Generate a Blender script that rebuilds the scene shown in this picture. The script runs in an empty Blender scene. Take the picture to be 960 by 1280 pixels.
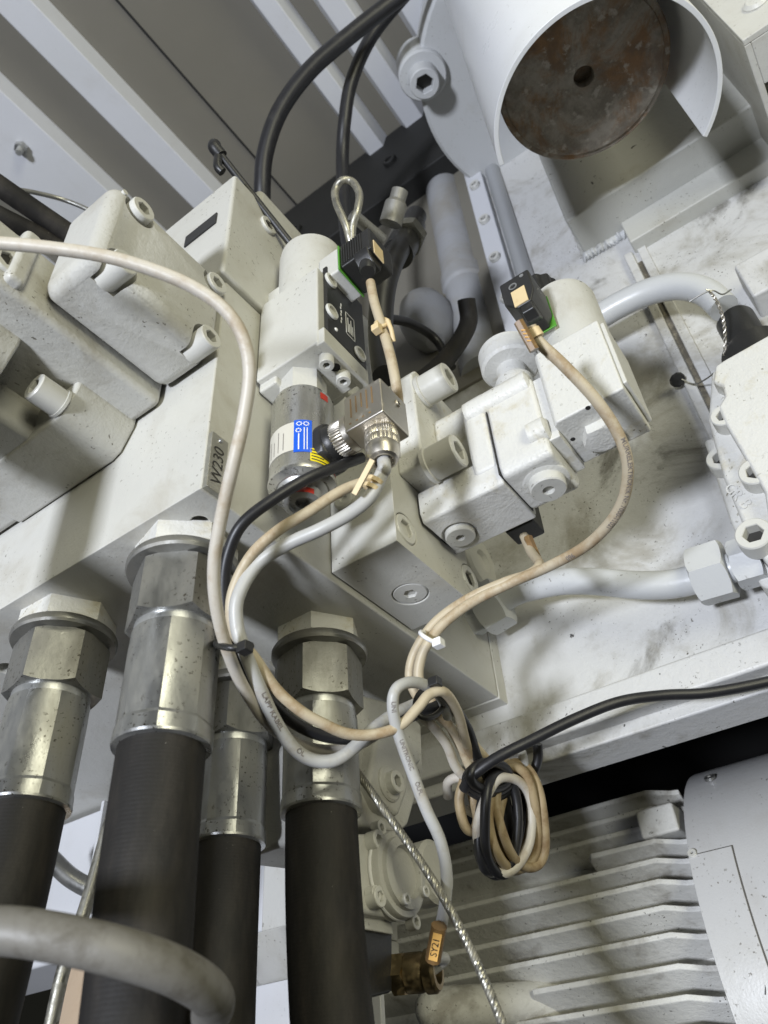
import bpy, bmesh, math, random
from mathutils import Vector as V, Matrix, Quaternion
random.seed(7)
sc = bpy.context.scene
col = sc.collection
PI = math.pi

# ------------------------------------------------------------------ camera
# machine axes: X into the machine wall, Y along the wall to the left, Z up (metres)
WX = V((0.5849371, -0.8087266, -0.0617245))      # image right
WD = V((0.4970040, 0.4175323, -0.7606929))       # image down
WF = V((0.6409646, 0.4142802, 0.6461705))        # view direction
FPX = 980.0
def ray(x, y): return WX * ((x - 480) / FPX) + WD * ((y - 640) / FPX) + WF
CAM = ray(262, 612) * -0.45
def P(x, y, ax, v):
    r = ray(x, y); i = 'XYZ'.index(ax)
    return CAM + r * ((v - CAM[i]) / r[i])
def D(x, y, d): return CAM + ray(x, y) * d
cd = bpy.data.cameras.new('camera'); cam = bpy.data.objects.new('camera', cd); col.objects.link(cam)
cd.sensor_fit = 'HORIZONTAL'; cd.sensor_width = 36; cd.lens = 36 * FPX / 960
cd.clip_start = 0.01; cd.clip_end = 60
up, back = -WD, -WF
cam.matrix_world = Matrix(((WX.x, up.x, back.x, CAM.x), (WX.y, up.y, back.y, CAM.y), (WX.z, up.z, back.z, CAM.z), (0, 0, 0, 1)))
cd.dof.use_dof = True; cd.dof.focus_distance = 0.56; cd.dof.aperture_fstop = 14
sc.camera = cam
sc.render.resolution_x = 768; sc.render.resolution_y = 1024

# ------------------------------------------------------------------ light
w = bpy.data.worlds.new('World'); sc.world = w; w.use_nodes = True
bg = w.node_tree.nodes['Background']; bg.inputs[0].default_value = (0.80, 0.80, 0.66, 1); bg.inputs[1].default_value = 0.012
def area(name, loc, target, size, power, color, sy=None):
    l = bpy.data.lights.new(name, 'AREA'); l.energy = power; l.color = color; l.size = size
    if sy: l.shape = 'RECTANGLE'; l.size_y = sy
    o = bpy.data.objects.new(name, l); col.objects.link(o); o.location = loc
    o.rotation_euler = (V(target) - V(loc)).to_track_quat('-Z', 'Y').to_euler()
    return o
area('work_lamp', (-2.25, 0.03, -0.95), (0.15, -0.05, 0.15), 0.30, 86, (0.85, 0.895, 1.0))
area('hall_lamp', (-1.6, -2.1, 1.3), (0.15, 0.0, 0.1), 1.0, 20, (1.0, 0.97, 0.74))
area('low_hall_lamp', (-1.5, -2.4, -0.1), (0.15, 0.0, 0.1), 1.0, 38, (1.0, 0.97, 0.74))
vs = sc.view_settings; vs.view_transform = 'Standard'; vs.look = 'None'; vs.exposure = 0.0; vs.gamma = 1.0
vs.use_curve_mapping = False

# ------------------------------------------------------------------ materials
def mat_nodes(name):
    m = bpy.data.materials.new(name); m.use_nodes = True
    nt = m.node_tree; return m, nt, nt.nodes['Principled BSDF']
def N(nt, t, **k):
    n = nt.nodes.new(t)
    for a, b in k.items(): setattr(n, a, b)
    return n
def noise(nt, tc, scale, detail=4, rough=.55, dist=0):
    n = N(nt, 'ShaderNodeTexNoise'); n.inputs['Scale'].default_value = scale; n.inputs['Detail'].default_value = detail
    n.inputs['Roughness'].default_value = rough; n.inputs['Distortion'].default_value = dist
    nt.links.new(tc, n.inputs['Vector']); return n.outputs['Fac']
def ramp(nt, f, a, b, va=0., vb=1.):
    r = N(nt, 'ShaderNodeMapRange'); r.interpolation_type = 'SMOOTHSTEP'
    for i, v in zip((1, 2, 3, 4), (a, b, va, vb)): r.inputs[i].default_value = v
    nt.links.new(f, r.inputs[0]); return r.outputs[0]
def mul(nt, a, b):
    m = N(nt, 'ShaderNodeMath', operation='MULTIPLY')
    for i, x in enumerate((a, b)):
        if isinstance(x, (int, float)): m.inputs[i].default_value = x
        else: nt.links.new(x, m.inputs[i])
    return m.outputs[0]
def mixc(nt, f, a, b):
    m = N(nt, 'ShaderNodeMix', data_type='RGBA')
    for idx, x in ((0, f), (6, a), (7, b)):
        if isinstance(x, (int, float)): m.inputs[idx].default_value = x
        elif isinstance(x, tuple): m.inputs[idx].default_value = (*x, 1)
        else: nt.links.new(x, m.inputs[idx])
    return m.outputs[2]
def bump(nt, h, bs, strength, dist=.0005, prev=None):
    b = N(nt, 'ShaderNodeBump'); b.inputs['Strength'].default_value = strength; b.inputs['Distance'].default_value = dist
    nt.links.new(h, b.inputs['Height'])
    if prev: nt.links.new(prev, b.inputs['Normal'])
    nt.links.new(b.outputs[0], bs.inputs['Normal']); return b.outputs[0]
def paint(name, c, rough=.4, dirt=(.26, .22, .14), amt=.3, dscale=14, lo=.52, hi=.78, speck=.6, sscale=330, bs1=.25, bscale=520, bs2=.3, metal=0., spec=.5, chip=0., smudge=0.):
    m, nt, b = mat_nodes(name)
    tc = N(nt, 'ShaderNodeTexCoord').outputs['Object']
    n1 = noise(nt, tc, dscale, 7, .65, .4)
    f = mul(nt, ramp(nt, n1, lo, hi), amt)
    tint = ramp(nt, noise(nt, tc, 5, 3), .35, .65)
    base = mixc(nt, mul(nt, tint, .5), c, tuple(x * y for x, y in zip(c, (.93, .93, .90))))
    c1 = mixc(nt, f, base, dirt)
    sp = mul(nt, mul(nt, ramp(nt, noise(nt, tc, sscale, 2, .5), .655, .70), ramp(nt, noise(nt, tc, 22, 3), .42, .68)), speck)
    c2 = mixc(nt, sp, c1, tuple(x * .35 for x in dirt))
    if smudge: c2 = mixc(nt, mul(nt, ramp(nt, noise(nt, tc, 8, 9, .68, .8), .54, .70), smudge), c2, (.07, .062, .04))
    if chip: c2 = mixc(nt, mul(nt, ramp(nt, noise(nt, tc, 62, 5, .62, .5), .735 - .05 * chip, .75 - .05 * chip), .9), c2, (.03, .027, .024))
    nt.links.new(c2, b.inputs['Base Color'])
    r = N(nt, 'ShaderNodeMath', operation='ADD'); nt.links.new(mul(nt, n1, .22), r.inputs[0]); r.inputs[1].default_value = rough - .1
    nt.links.new(r.outputs[0], b.inputs['Roughness'])
    b.inputs['Metallic'].default_value = metal; b.inputs['Specular IOR Level'].default_value = spec
    p = bump(nt, noise(nt, tc, bscale, 2, .5), b, bs1, .0006)
    bump(nt, noise(nt, tc, 120, 5, .6), b, bs2, .0012, p)
    return m
def plain(name, c, rough=.5, metal=0., bs=.0, bscale=400, dust=0., dustc=(.35, .32, .24), dscale=60, lo=.5, hi=.75, spec=.5):
    m, nt, b = mat_nodes(name)
    tc = N(nt, 'ShaderNodeTexCoord').outputs['Object']
    if dust:
        n = noise(nt, tc, dscale, 8, .7, .3)
        f = mul(nt, ramp(nt, n, lo, hi), dust)
        nt.links.new(mixc(nt, f, c, dustc), b.inputs['Base Color'])
        if metal:
            q = N(nt, 'ShaderNodeMath', operation='SUBTRACT'); q.inputs[0].default_value = metal; nt.links.new(f, q.inputs[1]); nt.links.new(q.outputs[0], b.inputs['Metallic'])
        r = N(nt, 'ShaderNodeMath', operation='ADD'); nt.links.new(mul(nt, f, .3), r.inputs[0]); r.inputs[1].default_value = rough
        nt.links.new(r.outputs[0], b.inputs['Roughness'])
    else:
        b.inputs['Base Color'].default_value = (*c, 1); b.inputs['Metallic'].default_value = metal; b.inputs['Roughness'].default_value = rough
    b.inputs['Specular IOR Level'].default_value = spec
    if bs: bump(nt, noise(nt, tc, bscale, 4, .6), b, bs, .0006)
    return m
def steel(name, c, dusty, rough=.38, amt=.5, speck=.6, sscale=420, metal=.9):
    m, nt, b = mat_nodes(name)
    tc = N(nt, 'ShaderNodeTexCoord').outputs['Object']
    mp = N(nt, 'ShaderNodeMapping'); mp.inputs['Scale'].default_value = (1, 1, .35); nt.links.new(tc, mp.inputs[0])
    f = mul(nt, ramp(nt, noise(nt, mp.outputs[0], 38, 6, .6), .36, .70), amt)
    c1 = mixc(nt, f, c, dusty)
    sp = mul(nt, mul(nt, ramp(nt, noise(nt, tc, sscale, 3, .6), .60, .67), ramp(nt, noise(nt, tc, 30, 3), .40, .62)), speck)
    c2 = mixc(nt, sp, c1, (.05, .042, .028))
    nt.links.new(c2, b.inputs['Base Color'])
    r = N(nt, 'ShaderNodeMath', operation='ADD'); nt.links.new(mul(nt, f, .45), r.inputs[0]); r.inputs[1].default_value = rough; nt.links.new(r.outputs[0], b.inputs['Roughness'])
    q = N(nt, 'ShaderNodeMath', operation='SUBTRACT'); q.inputs[0].default_value = metal; nt.links.new(mul(nt, f, .55), q.inputs[1]); nt.links.new(q.outputs[0], b.inputs['Metallic'])
    bump(nt, noise(nt, tc, 300, 3, .6), b, .18, .0005)
    return m
CREAM = (.53, .525, .49)
M = {}
M['paint'] = paint('grey_white_paint', CREAM, .38, amt=.35, dscale=16, lo=.5, hi=.76, speck=.75, chip=.25)
M['seam'] = plain('dark_seam', (.10, .095, .085), .8)  # dark outline round the cowl panel joint
M['cast'] = paint('cast_iron_paint', (.49, .485, .455), .40, dirt=(.20, .17, .11), amt=.45, dscale=18, lo=.5, hi=.74, speck=.8, bs1=.4, bs2=.55)
M['castw'] = paint('rough_white_paint', (.62, .615, .585), .46, dirt=(.42, .36, .20), amt=.6, dscale=34, lo=.52, hi=.74, speck=.9, bs1=.55, bs2=.65, chip=.2)
M['bolt'] = paint('painted_bolt', (.57, .565, .53), .36, dirt=(.18, .15, .09), dscale=40, amt=.45, bs1=.1, bs2=.2)
M['groove'] = plain('dirty_groove', (.09, .08, .06), .8, 0, .4, 300, .7, (.25, .22, .16), 90, .45, .65)
M['wall'] = paint('dusty_wall_paint', (.55, .55, .545), .46, dirt=(.22, .20, .145), amt=.65, dscale=13, lo=.45, hi=.66, speck=1., sscale=430, bs1=.35, bs2=.6, chip=.6, smudge=.75)
M['ledge'] = paint('ledge_paint', (.47, .47, .44), .45, amt=.35, speck=.9, chip=1.)
M['fin'] = paint('dusty_motor_paint', (.61, .605, .575), .55, dirt=(.16, .135, .095), amt=.55, dscale=20, lo=.50, hi=.68, speck=1., sscale=330, bs1=.5, bs2=.9)
M['cowl'] = paint('cowl_paint', (.54, .54, .54), .36, amt=.25, dscale=8, speck=.8, sscale=300, bs1=.2, bs2=.15, chip=.15)
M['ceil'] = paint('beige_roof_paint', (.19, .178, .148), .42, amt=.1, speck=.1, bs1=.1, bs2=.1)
M['rib'] = paint('lit_rib_and_rail_paint', (.62, .63, .66), .45, amt=.12, speck=.1, bs1=.1, bs2=.1)  # paler than the roof: bright light bands put into the rib colour
M['niche'] = paint('pale_niche_paint', (.36, .365, .375), .4, amt=.5, dscale=10, lo=.4, hi=.7, speck=.3)
M['shellw'] = paint('white_shell_paint', (.74, .75, .76), .3, amt=.12, dscale=10, speck=.3, bs1=.08, bs2=.08)
M['panelw'] = paint('white_panel_paint', (.60, .605, .62), .35, amt=.1, speck=.2, bs1=.05, bs2=.05)
M['tube'] = paint('painted_tube', (.53, .54, .545), .34, amt=.2, dscale=25, bs1=.12, bs2=.15)
M['zinc'] = steel('zinc_plated_steel', (.48, .49, .49), (.36, .35, .31), .30)
M['zincn'] = steel('dull_steel_nut', (.33, .33, .315), (.15, .14, .115), .32, .65, 1.)
M['zincf'] = steel('stained_ferrule_steel', (.40, .405, .40), (.24, .225, .17), .27, .6, 1.)
M['nickel'] = plain('nickel_plated', (.60, .565, .50), .38, 1., .1, 500, .4, (.34, .29, .21), 120, .5, .75)
M['brass'] = plain('dirty_brass', (.36, .28, .16), .35, 1., .2, 300, .7, (.16, .10, .04), 120, .45, .7)
M['sensor'] = steel('brushed_sensor_steel', (.60, .60, .58), (.42, .39, .30), .22, .45, .8, 380)
M['rubber'] = plain('hose_rubber', (.017, .0155, .014), .62, 0, .25, 350, .55, (.060, .051, .040), 46, .42, .8, .3)
M['black'] = plain('black_plastic', (.018, .018, .018), .4, 0, .2, 500, .5, (.09, .085, .075), 140, .55, .8)
M['blackc'] = plain('black_cable_sheath', (.014, .014, .016), .42, 0, .1, 300, .35, (.07, .065, .06), 90, .5, .8)
M['dark'] = plain('void_shade_and_joint', (.012, .012, .012), .8)
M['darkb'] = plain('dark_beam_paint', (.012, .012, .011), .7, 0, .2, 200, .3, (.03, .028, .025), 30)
M['hole'] = plain('hole_dark', (.03, .028, .024), .6)
M['cb1'] = plain('beige_cable', (.52, .485, .42), .45, 0, .1, 300, .7, (.33, .25, .15), 42, .45, .72)
M['cb2'] = plain('tan_cable', (.47, .405, .29), .48, 0, .1, 300, .8, (.28, .185, .09), 40, .44, .68)
M['cb3'] = plain('shaded_tan_cable', (.34, .265, .155), .5, 0, .12, 300, .8, (.17, .105, .045), 44, .44, .68)  # tan cable darkened for the shade over the coil; blotches are dirt
M['cgrey'] = plain('grey_cable', (.43, .43, .415), .42, 0, .08, 300, .7, (.29, .25, .18), 40, .47, .74)
M['pipe'] = plain('grey_conduit', (.165, .158, .142), .5, 0, .3, 200, .75, (.075, .066, .050), 60, .45, .72)
M['rope'] = plain('steel_rope', (.40, .39, .34), .4, 1., .2, 400, .7, (.16, .14, .09), 130, .4, .7)
M['green'] = plain('green_gasket', (.08, .27, .03), .45)
M['blue'] = plain('blue_label', (.012, .10, .62), .3)
M['yellow'] = plain('yellow_label', (.85, .70, .02), .35)
M['paper'] = plain('label_paper', (.55, .53, .47), .45)
M['ink'] = plain('ink', (.03, .028, .026), .5)
M['inkg'] = plain('cable_ink', (.17, .15, .14), .5)
M['white'] = plain('white_print', (.8, .8, .8), .4)
M['red'] = plain('red_seal_paint', (.45, .035, .02), .4)
M['tan'] = plain('tan_marker', (.66, .52, .30), .5, 0, .1, 200, .5, (.50, .36, .18), 150)
M['oran'] = plain('orange_marker', (.80, .47, .14), .5)
M['brown'] = plain('brown_tube', (.20, .12, .05), .35, 0, .1, 200, .5, (.40, .29, .12), 200)
M['tagm'] = plain('tag_metal', (.50, .49, .43), .35, .8, .1, 200, .6, (.25, .22, .14), 90)
def rubber_mat():
    m, nt, b = mat_nodes('hose_rubber')
    tc = N(nt, 'ShaderNodeTexCoord').outputs['Object']
    mp = N(nt, 'ShaderNodeMapping'); mp.inputs['Scale'].default_value = (1, 1, .25); nt.links.new(tc, mp.inputs[0])
    f = mul(nt, ramp(nt, noise(nt, mp.outputs[0], 55, 7, .65), .40, .78), .6)
    c = mixc(nt, f, (.013, .012, .011), (.050, .043, .035))
    c = mixc(nt, mul(nt, ramp(nt, noise(nt, tc, 420, 2, .5), .79, .80), .8), c, (.35, .33, .29))
    nt.links.new(c, b.inputs['Base Color']); b.inputs['Roughness'].default_value = .66; b.inputs['Specular IOR Level'].default_value = .32
    wv = N(nt, 'ShaderNodeTexWave'); wv.wave_type = 'BANDS'; wv.bands_direction = 'Z'; wv.inputs['Scale'].default_value = 150; wv.inputs['Distortion'].default_value = 2.; wv.inputs['Detail'].default_value = 3
    nt.links.new(tc, wv.inputs['Vector'])
    p = bump(nt, wv.outputs['Fac'], b, .10, .0004); bump(nt, noise(nt, tc, 260, 5, .65), b, .35, .0006, p); return m
M['rubber'] = rubber_mat()
M['rust'] = None
def rust_mat():
    m, nt, b = mat_nodes('rusty_ram_end')
    tc = N(nt, 'ShaderNodeTexCoord').outputs['Object']
    a = ramp(nt, noise(nt, tc, 16, 8, .68, .6), .44, .60); bb = ramp(nt, noise(nt, tc, 42, 8, .7), .40, .62)
    c = mixc(nt, a, (.27, .245, .205), (.215, .118, .052)); c = mixc(nt, mul(nt, bb, .6), c, (.09, .07, .05))
    c = mixc(nt, mul(nt, ramp(nt, noise(nt, tc, 75, 5, .6), .56, .66), .7), c, (.40, .37, .32))
    nt.links.new(c, b.inputs['Base Color']); b.inputs['Roughness'].default_value = .65; b.inputs['Metallic'].default_value = .1
    bump(nt, noise(nt, tc, 90, 8, .7), b, .6, .002); return m
M['rust'] = rust_mat()

# ------------------------------------------------------------------ building helpers
LOC = {}
def link(o, parent=None):
    col.objects.link(o)
    if parent is not None: o.parent = parent
    return o
def thing(name, label, cat, loc, group=None):
    o = bpy.data.objects.new(name, None); col.objects.link(o); o.location = V(loc); o.empty_display_size = .02
    o['label'] = label; o['category'] = cat
    if group: o['group'] = group
    LOC[o.name] = V(loc); return o
def tag(o, label, cat, group=None):
    o['label'] = label; o['category'] = cat
    if group: o['group'] = group
    return o
def struct(o): o['kind'] = 'structure'; return o
def mk(name, verts, faces, mat, parent=None, bev=0, seg=2, sharp=38, flat=False):
    verts = [V(v) for v in verts]
    if parent is None:
        lo = V((min(v[i] for v in verts) for i in range(3))); hi = V((max(v[i] for v in verts) for i in range(3)))
        base = V(((lo.x + hi.x) / 2, (lo.y + hi.y) / 2, lo.z))
    else: base = LOC[parent.name]
    bm = bmesh.new()
    vv = [bm.verts.new(v - base) for v in verts]
    for f in faces:
        try: bm.faces.new([vv[i] for i in f])
        except ValueError: pass
    bmesh.ops.recalc_face_normals(bm, faces=bm.faces)
    for f in bm.faces: f.smooth = not flat
    if not bev:
        for e in bm.edges:
            if len(e.link_faces) == 2 and e.calc_face_angle(0) > math.radians(sharp): e.smooth = False
    me = bpy.data.meshes.new(name); bm.to_mesh(me); bm.free()
    me.materials.append(mat if not isinstance(mat, str) else M[mat])
    o = bpy.data.objects.new(name, me); link(o, parent)
    if parent is None: o.location = base
    LOC[o.name] = base
    if bev:
        b = o.modifiers.new('bevel', 'BEVEL'); b.width = bev; b.segments = seg; b.limit_method = 'ANGLE'
        b.angle_limit = math.radians(sharp); b.harden_normals = True
    return o
def bake(o):
    bpy.context.view_layer.update()
    me = bpy.data.meshes.new_from_object(o.evaluated_get(bpy.context.evaluated_depsgraph_get())); o.modifiers.clear(); o.data = me; return o
def cut(o, cutters, rim=0.):
    """carve openings: boolean before the bevel, then bake"""
    bevs = [m for m in o.modifiers]
    data = [(m.width, m.segments, m.angle_limit) for m in bevs] or ([(rim, 2, math.radians(50))] if rim else [])
    o.modifiers.clear()
    for c in cutters:
        m = o.modifiers.new('cut', 'BOOLEAN'); m.operation = 'DIFFERENCE'; m.object = c; m.solver = 'EXACT'
    for wd, sg, al in data:
        b = o.modifiers.new('bevel', 'BEVEL'); b.width = wd; b.segments = sg; b.limit_method = 'ANGLE'; b.angle_limit = al; b.harden_normals = True
    bpy.context.view_layer.update()
    dg = bpy.context.evaluated_depsgraph_get()
    me = bpy.data.meshes.new_from_object(o.evaluated_get(dg)); o.modifiers.clear()
    me.name = o.name; o.data = me
    for c in cutters: bpy.data.objects.remove(c)
    return o
def box(name, xr, yr, zr, mat, parent=None, bev=.001, seg=2):
    v = [(x, y, z) for z in sorted(zr) for y in sorted(yr) for x in sorted(xr)]
    f = [(0, 2, 3, 1), (4, 5, 7, 6), (0, 1, 5, 4), (2, 6, 7, 3), (0, 4, 6, 2), (1, 3, 7, 5)]
    return mk(name, v, f, mat, parent, bev, seg)
def prism(name, pts, ax, a, b, mat, parent=None, bev=.001, seg=2, sharp=38):
    def q(p, t):
        return {'X': (t, p[0], p[1]), 'Y': (p[0], t, p[1]), 'Z': (p[0], p[1], t)}[ax]
    n = len(pts); v = [q(p, a) for p in pts] + [q(p, b) for p in pts]
    f = [tuple(range(n)), tuple(range(2 * n - 1, n - 1, -1))] + [(i, (i + 1) % n, n + (i + 1) % n, n + i) for i in range(n)]
    return mk(name, v, f, mat, parent, bev, seg, sharp)
def frame(ax):
    ax = V(ax).normalized(); t = V((0, 0, 1)) if abs(ax.z) < .9 else V((1, 0, 0))
    u = t.cross(ax).normalized(); return ax, u, ax.cross(u)
def lathe(name, o, ax, prof, mat, parent=None, seg=40, rfun=None, a0=0., a1=2 * PI, sharp=30):
    ax, u, v2 = frame(ax); o = V(o); full = abs(a1 - a0 - 2 * PI) < 1e-6
    vs_, fs = [], []; n = seg if full else seg + 1
    for r, h in prof:
        for i in range(n):
            a = a0 + (a1 - a0) * i / seg; rr = r * (rfun(a, r, h) if rfun else 1)
            vs_.append(o + ax * h + (u * math.cos(a) + v2 * math.sin(a)) * rr)
    for k in range(len(prof) - 1):
        for i in range(n if full else n - 1):
            j = (i + 1) % n; fs.append((k * n + i, k * n + j, (k + 1) * n + j, (k + 1) * n + i))
    if full:
        if prof[0][0] > 1e-6: fs.append(tuple(range(n - 1, -1, -1)))
        if prof[-1][0] > 1e-6: fs.append(tuple((len(prof) - 1) * n + i for i in range(n)))
    return mk(name, vs_, fs, mat, parent, 0, sharp=sharp)
def place(name, me, parent, pos, ax, rot=0.):
    o = bpy.data.objects.new(name, me); link(o, parent)
    q = V(ax).normalized().to_track_quat('Z', 'Y') @ Quaternion((0, 0, 1), rot)
    base = LOC[parent.name] if parent is not None else V((0, 0, 0))
    o.matrix_basis = Matrix.Translation(V(pos) - base) @ q.to_matrix().to_4x4()
    LOC[o.name] = base if parent is not None else V(pos)
    return o
def local_mesh(name, verts, faces, mat, sharp=30):
    bm = bmesh.new(); vv = [bm.verts.new(v) for v in verts]
    for f in faces:
        try: bm.faces.new([vv[i] for i in f])
        except ValueError: pass
    bmesh.ops.recalc_face_normals(bm, faces=bm.faces)
    for f in bm.faces: f.smooth = True
    for e in bm.edges:
        if len(e.link_faces) == 2 and e.calc_face_angle(0) > math.radians(sharp): e.smooth = False
    me = bpy.data.meshes.new(name); bm.to_mesh(me); bm.free(); me.materials.append(M[mat] if isinstance(mat, str) else mat); return me
def hexr(a): return math.cos(PI / 6) / math.cos((a % (PI / 3)) - PI / 6)
BC = {}
def bolt(parent, pos, ax, r, h, mat='bolt', name='socket_bolt', hx=.56, rot=None, deep=.6):
    """cap screw head sitting at pos, its socket facing along ax"""
    key = (round(r, 4), round(h, 4), mat, hx)
    if key not in BC:
        n = 48; rings = [(r, 0), (r, h - .08 * r), (r * .93, h)]
        v, f = [], []
        for rr, z in rings: v += [(rr * math.cos(2 * PI * i / n), rr * math.sin(2 * PI * i / n), z) for i in range(n)]
        for rr, z in ((r * hx * 1.08, h), (r * hx, h - .06 * r), (r * hx, h - deep * h)):
            v += [(rr * hexr(2 * PI * i / n) * math.cos(2 * PI * i / n), rr * hexr(2 * PI * i / n) * math.sin(2 * PI * i / n), z) for i in range(n)]
        for k in range(5): f += [(k * n + i, k * n + (i + 1) % n, (k + 1) * n + (i + 1) % n, (k + 1) * n + i) for i in range(n)]
        f.append(tuple(5 * n + i for i in range(n))); f.append(tuple(range(n - 1, -1, -1)))
        BC[key] = local_mesh('socket_bolt', v, f, mat); BC[key].materials.append(M['hole'])
        for p in BC[key].polygons:
            if p.center.to_2d().length < r * hx * .3 and p.center.z > h * .05: p.material_index = 1  # socket floor darkened: shade of its depth put into colour, with dirt
    return place(name, BC[key], parent, pos, ax, random.random() * 6 if rot is None else rot)
def hexnut(parent, pos, ax, rc, h, mat, name='hex_nut', rot=0., c0=True, c1=True, hole=0.):
    n = 72; rin = rc * math.cos(PI / 6); rows = []
    def zc(rr, top):
        return max(0., rr - rin * 1.02) * .62
    v, f = [], []
    for k in range(4):
        for i in range(n):
            a = 2 * PI * i / n; rr = rc * hexr(a)
            if k == 0: r_, z = min(rr, rin * .985) if c0 else rr, 0
            elif k == 1: r_, z = rr, (zc(rr, 0) if c0 else 0)
            elif k == 2: r_, z = rr, h - (zc(rr, 1) if c1 else 0)
            else: r_, z = min(rr, rin * .985) if c1 else rr, h
            v.append((r_ * math.cos(a), r_ * math.sin(a), z))
    for k in range(3): f += [(k * n + i, k * n + (i + 1) % n, (k + 1) * n + (i + 1) % n, (k + 1) * n + i) for i in range(n)]
    f.append(tuple(range(n - 1, -1, -1))); f.append(tuple(3 * n + i for i in range(n)))
    return place(name, local_mesh(name, v, f, mat, 22), parent, pos, ax, rot)
PATH = {}
def smooth(pts, n=10):
    pts = [V(p) for p in pts]; q = [pts[0] * 2 - pts[1]] + pts + [pts[-1] * 2 - pts[-2]]; out = []
    for i in range(1, len(q) - 2):
        a, b, c, d = q[i - 1:i + 3]
        for k in range(n):
            t = k / n
            out.append(.5 * ((2 * b) + (c - a) * t + (2 * a - 5 * b + 4 * c - d) * t * t + (3 * b - a - 3 * c + d) * t ** 3))
    return out + [q[-2]]
def tube(name, pts, r, mat, parent=None, n=10, seg=16, closed=False, raw=False, wob=0.):
    path = pts if raw else (smooth(pts, n) if not closed else smooth(list(pts) + [pts[0]], n)[:-1])
    m = len(path); vs_, fs = [], []; nrm = None
    for i, c in enumerate(path):
        a = path[(i - 1) % m] if closed else path[max(0, i - 1)]; b = path[(i + 1) % m] if closed else path[min(m - 1, i + 1)]
        t = (b - a).normalized()
        if nrm is None: nrm = frame(t)[1]
        nrm = (nrm - t * nrm.dot(t)).normalized(); bn = t.cross(nrm)
        rr = r(i / (m - 1)) if callable(r) else r
        for k in range(seg):
            an = 2 * PI * k / seg; vs_.append(c + (nrm * math.cos(an) + bn * math.sin(an)) * rr)
    for i in range(m if closed else m - 1):
        i2 = (i + 1) % m
        fs += [(i * seg + k, i * seg + (k + 1) % seg, i2 * seg + (k + 1) % seg, i2 * seg + k) for k in range(seg)]
    if not closed: fs += [tuple(range(seg - 1, -1, -1)), tuple((m - 1) * seg + k for k in range(seg))]
    o = mk(name, vs_, fs, mat, parent, 0, sharp=50); PATH[o.name] = path; return o
def cable(pts, r, mat, label, name='cable', n=10, cat='cable', group=None, parent=None):
    o = tube(name, [D(*p) for p in pts], r, mat, parent, n)
    if parent is None: tag(o, label, cat, group)
    return o
def text_data(s, size, ext=0., fat=0.):
    c = bpy.data.curves.new('text', 'FONT'); c.body = s; c.size = size; c.extrude = ext; c.offset = fat; c.resolution_u = 3; c.align_x = 'CENTER'; c.align_y = 'CENTER'
    o = bpy.data.objects.new('text', c); col.objects.link(o); bpy.context.view_layer.update()
    me = bpy.data.meshes.new_from_object(o.evaluated_get(bpy.context.evaluated_depsgraph_get()))
    v = [x.co.copy() for x in me.vertices]; f = [tuple(p.vertices) for p in me.polygons]
    bpy.data.objects.remove(o); bpy.data.meshes.remove(me); return v, f
def text(name, s, size, mat, parent, o, u, v2, ext=.0, lift=.0003):
    v, f = text_data(s, size, ext); u = V(u).normalized(); v2 = V(v2).normalized(); n = u.cross(v2)
    return mk(name, [V(o) + u * p.x + v2 * p.y + n * (p.z + lift) for p in v], f, mat, parent, 0)
def text_tube(name, s, size, mat, cab, r, px, stretch=1., flip=False, ang=0.):
    """lettering printed round a cable near picture point px"""
    path = PATH[cab.name]; v, f = text_data(s, size, 0, size * .012)
    def pj(p):
        d = p - CAM; z = d.dot(WF); return (480 + FPX * d.dot(WX) / z, 640 + FPX * d.dot(WD) / z)
    i0 = min(range(len(path)), key=lambda i: (pj(path[i])[0] - px[0]) ** 2 + (pj(path[i])[1] - px[1]) ** 2)
    L = [0]
    for a, b in zip(path, path[1:]): L.append(L[-1] + (b - a).length)
    def at(s_):
        s_ = min(max(s_, 0), L[-1] - 1e-6); i = max(k for k in range(len(L)) if L[k] <= s_); i = min(i, len(path) - 2)
        t = (s_ - L[i]) / max(1e-9, L[i + 1] - L[i]); return path[i].lerp(path[i + 1], t), (path[min(i + 2, len(path) - 1)] - path[max(0, i - 1)]).normalized()
    out = []
    sg = -1 if flip else 1
    for p in v:
        c, t = at(L[i0] + sg * p.x * stretch); n = (CAM - c); n = (n - t * n.dot(t)).normalized(); b = n.cross(t) * sg
        a = ang + p.y / r; out.append(c + (n * math.cos(a) + b * math.sin(a)) * (r * 1.045 + .0001))
    par = cab
    return mk(name, out, f, mat, par, 0)
# __BUILD__

XW = .3576
# ------------------------------------------------------------------ setting: roof, wall, dark beam, machine cavity
ZC = 1.05
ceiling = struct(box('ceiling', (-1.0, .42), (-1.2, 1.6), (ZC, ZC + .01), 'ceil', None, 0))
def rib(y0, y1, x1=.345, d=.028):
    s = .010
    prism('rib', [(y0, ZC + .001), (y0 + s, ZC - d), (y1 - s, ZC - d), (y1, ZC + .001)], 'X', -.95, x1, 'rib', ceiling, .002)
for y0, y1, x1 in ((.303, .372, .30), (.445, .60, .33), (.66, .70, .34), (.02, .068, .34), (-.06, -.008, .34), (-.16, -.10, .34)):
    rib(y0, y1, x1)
box('panel_joint', (-.95, .345), (.2225, .2255), (ZC - .003, ZC + .001), 'dark', ceiling, 0)
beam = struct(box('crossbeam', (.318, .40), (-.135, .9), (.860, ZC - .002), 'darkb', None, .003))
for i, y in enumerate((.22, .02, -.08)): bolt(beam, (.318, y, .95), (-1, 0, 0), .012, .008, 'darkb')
wall = struct(box('wall', (XW, XW + .02), (-1.2, 1.2), (-.02, .92), 'wall', None, .002))
box('bottom_lip', (XW - .012, XW + .012), (-1.2, .25), (-.047, -.0195), 'wall', wall, .003)
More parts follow.
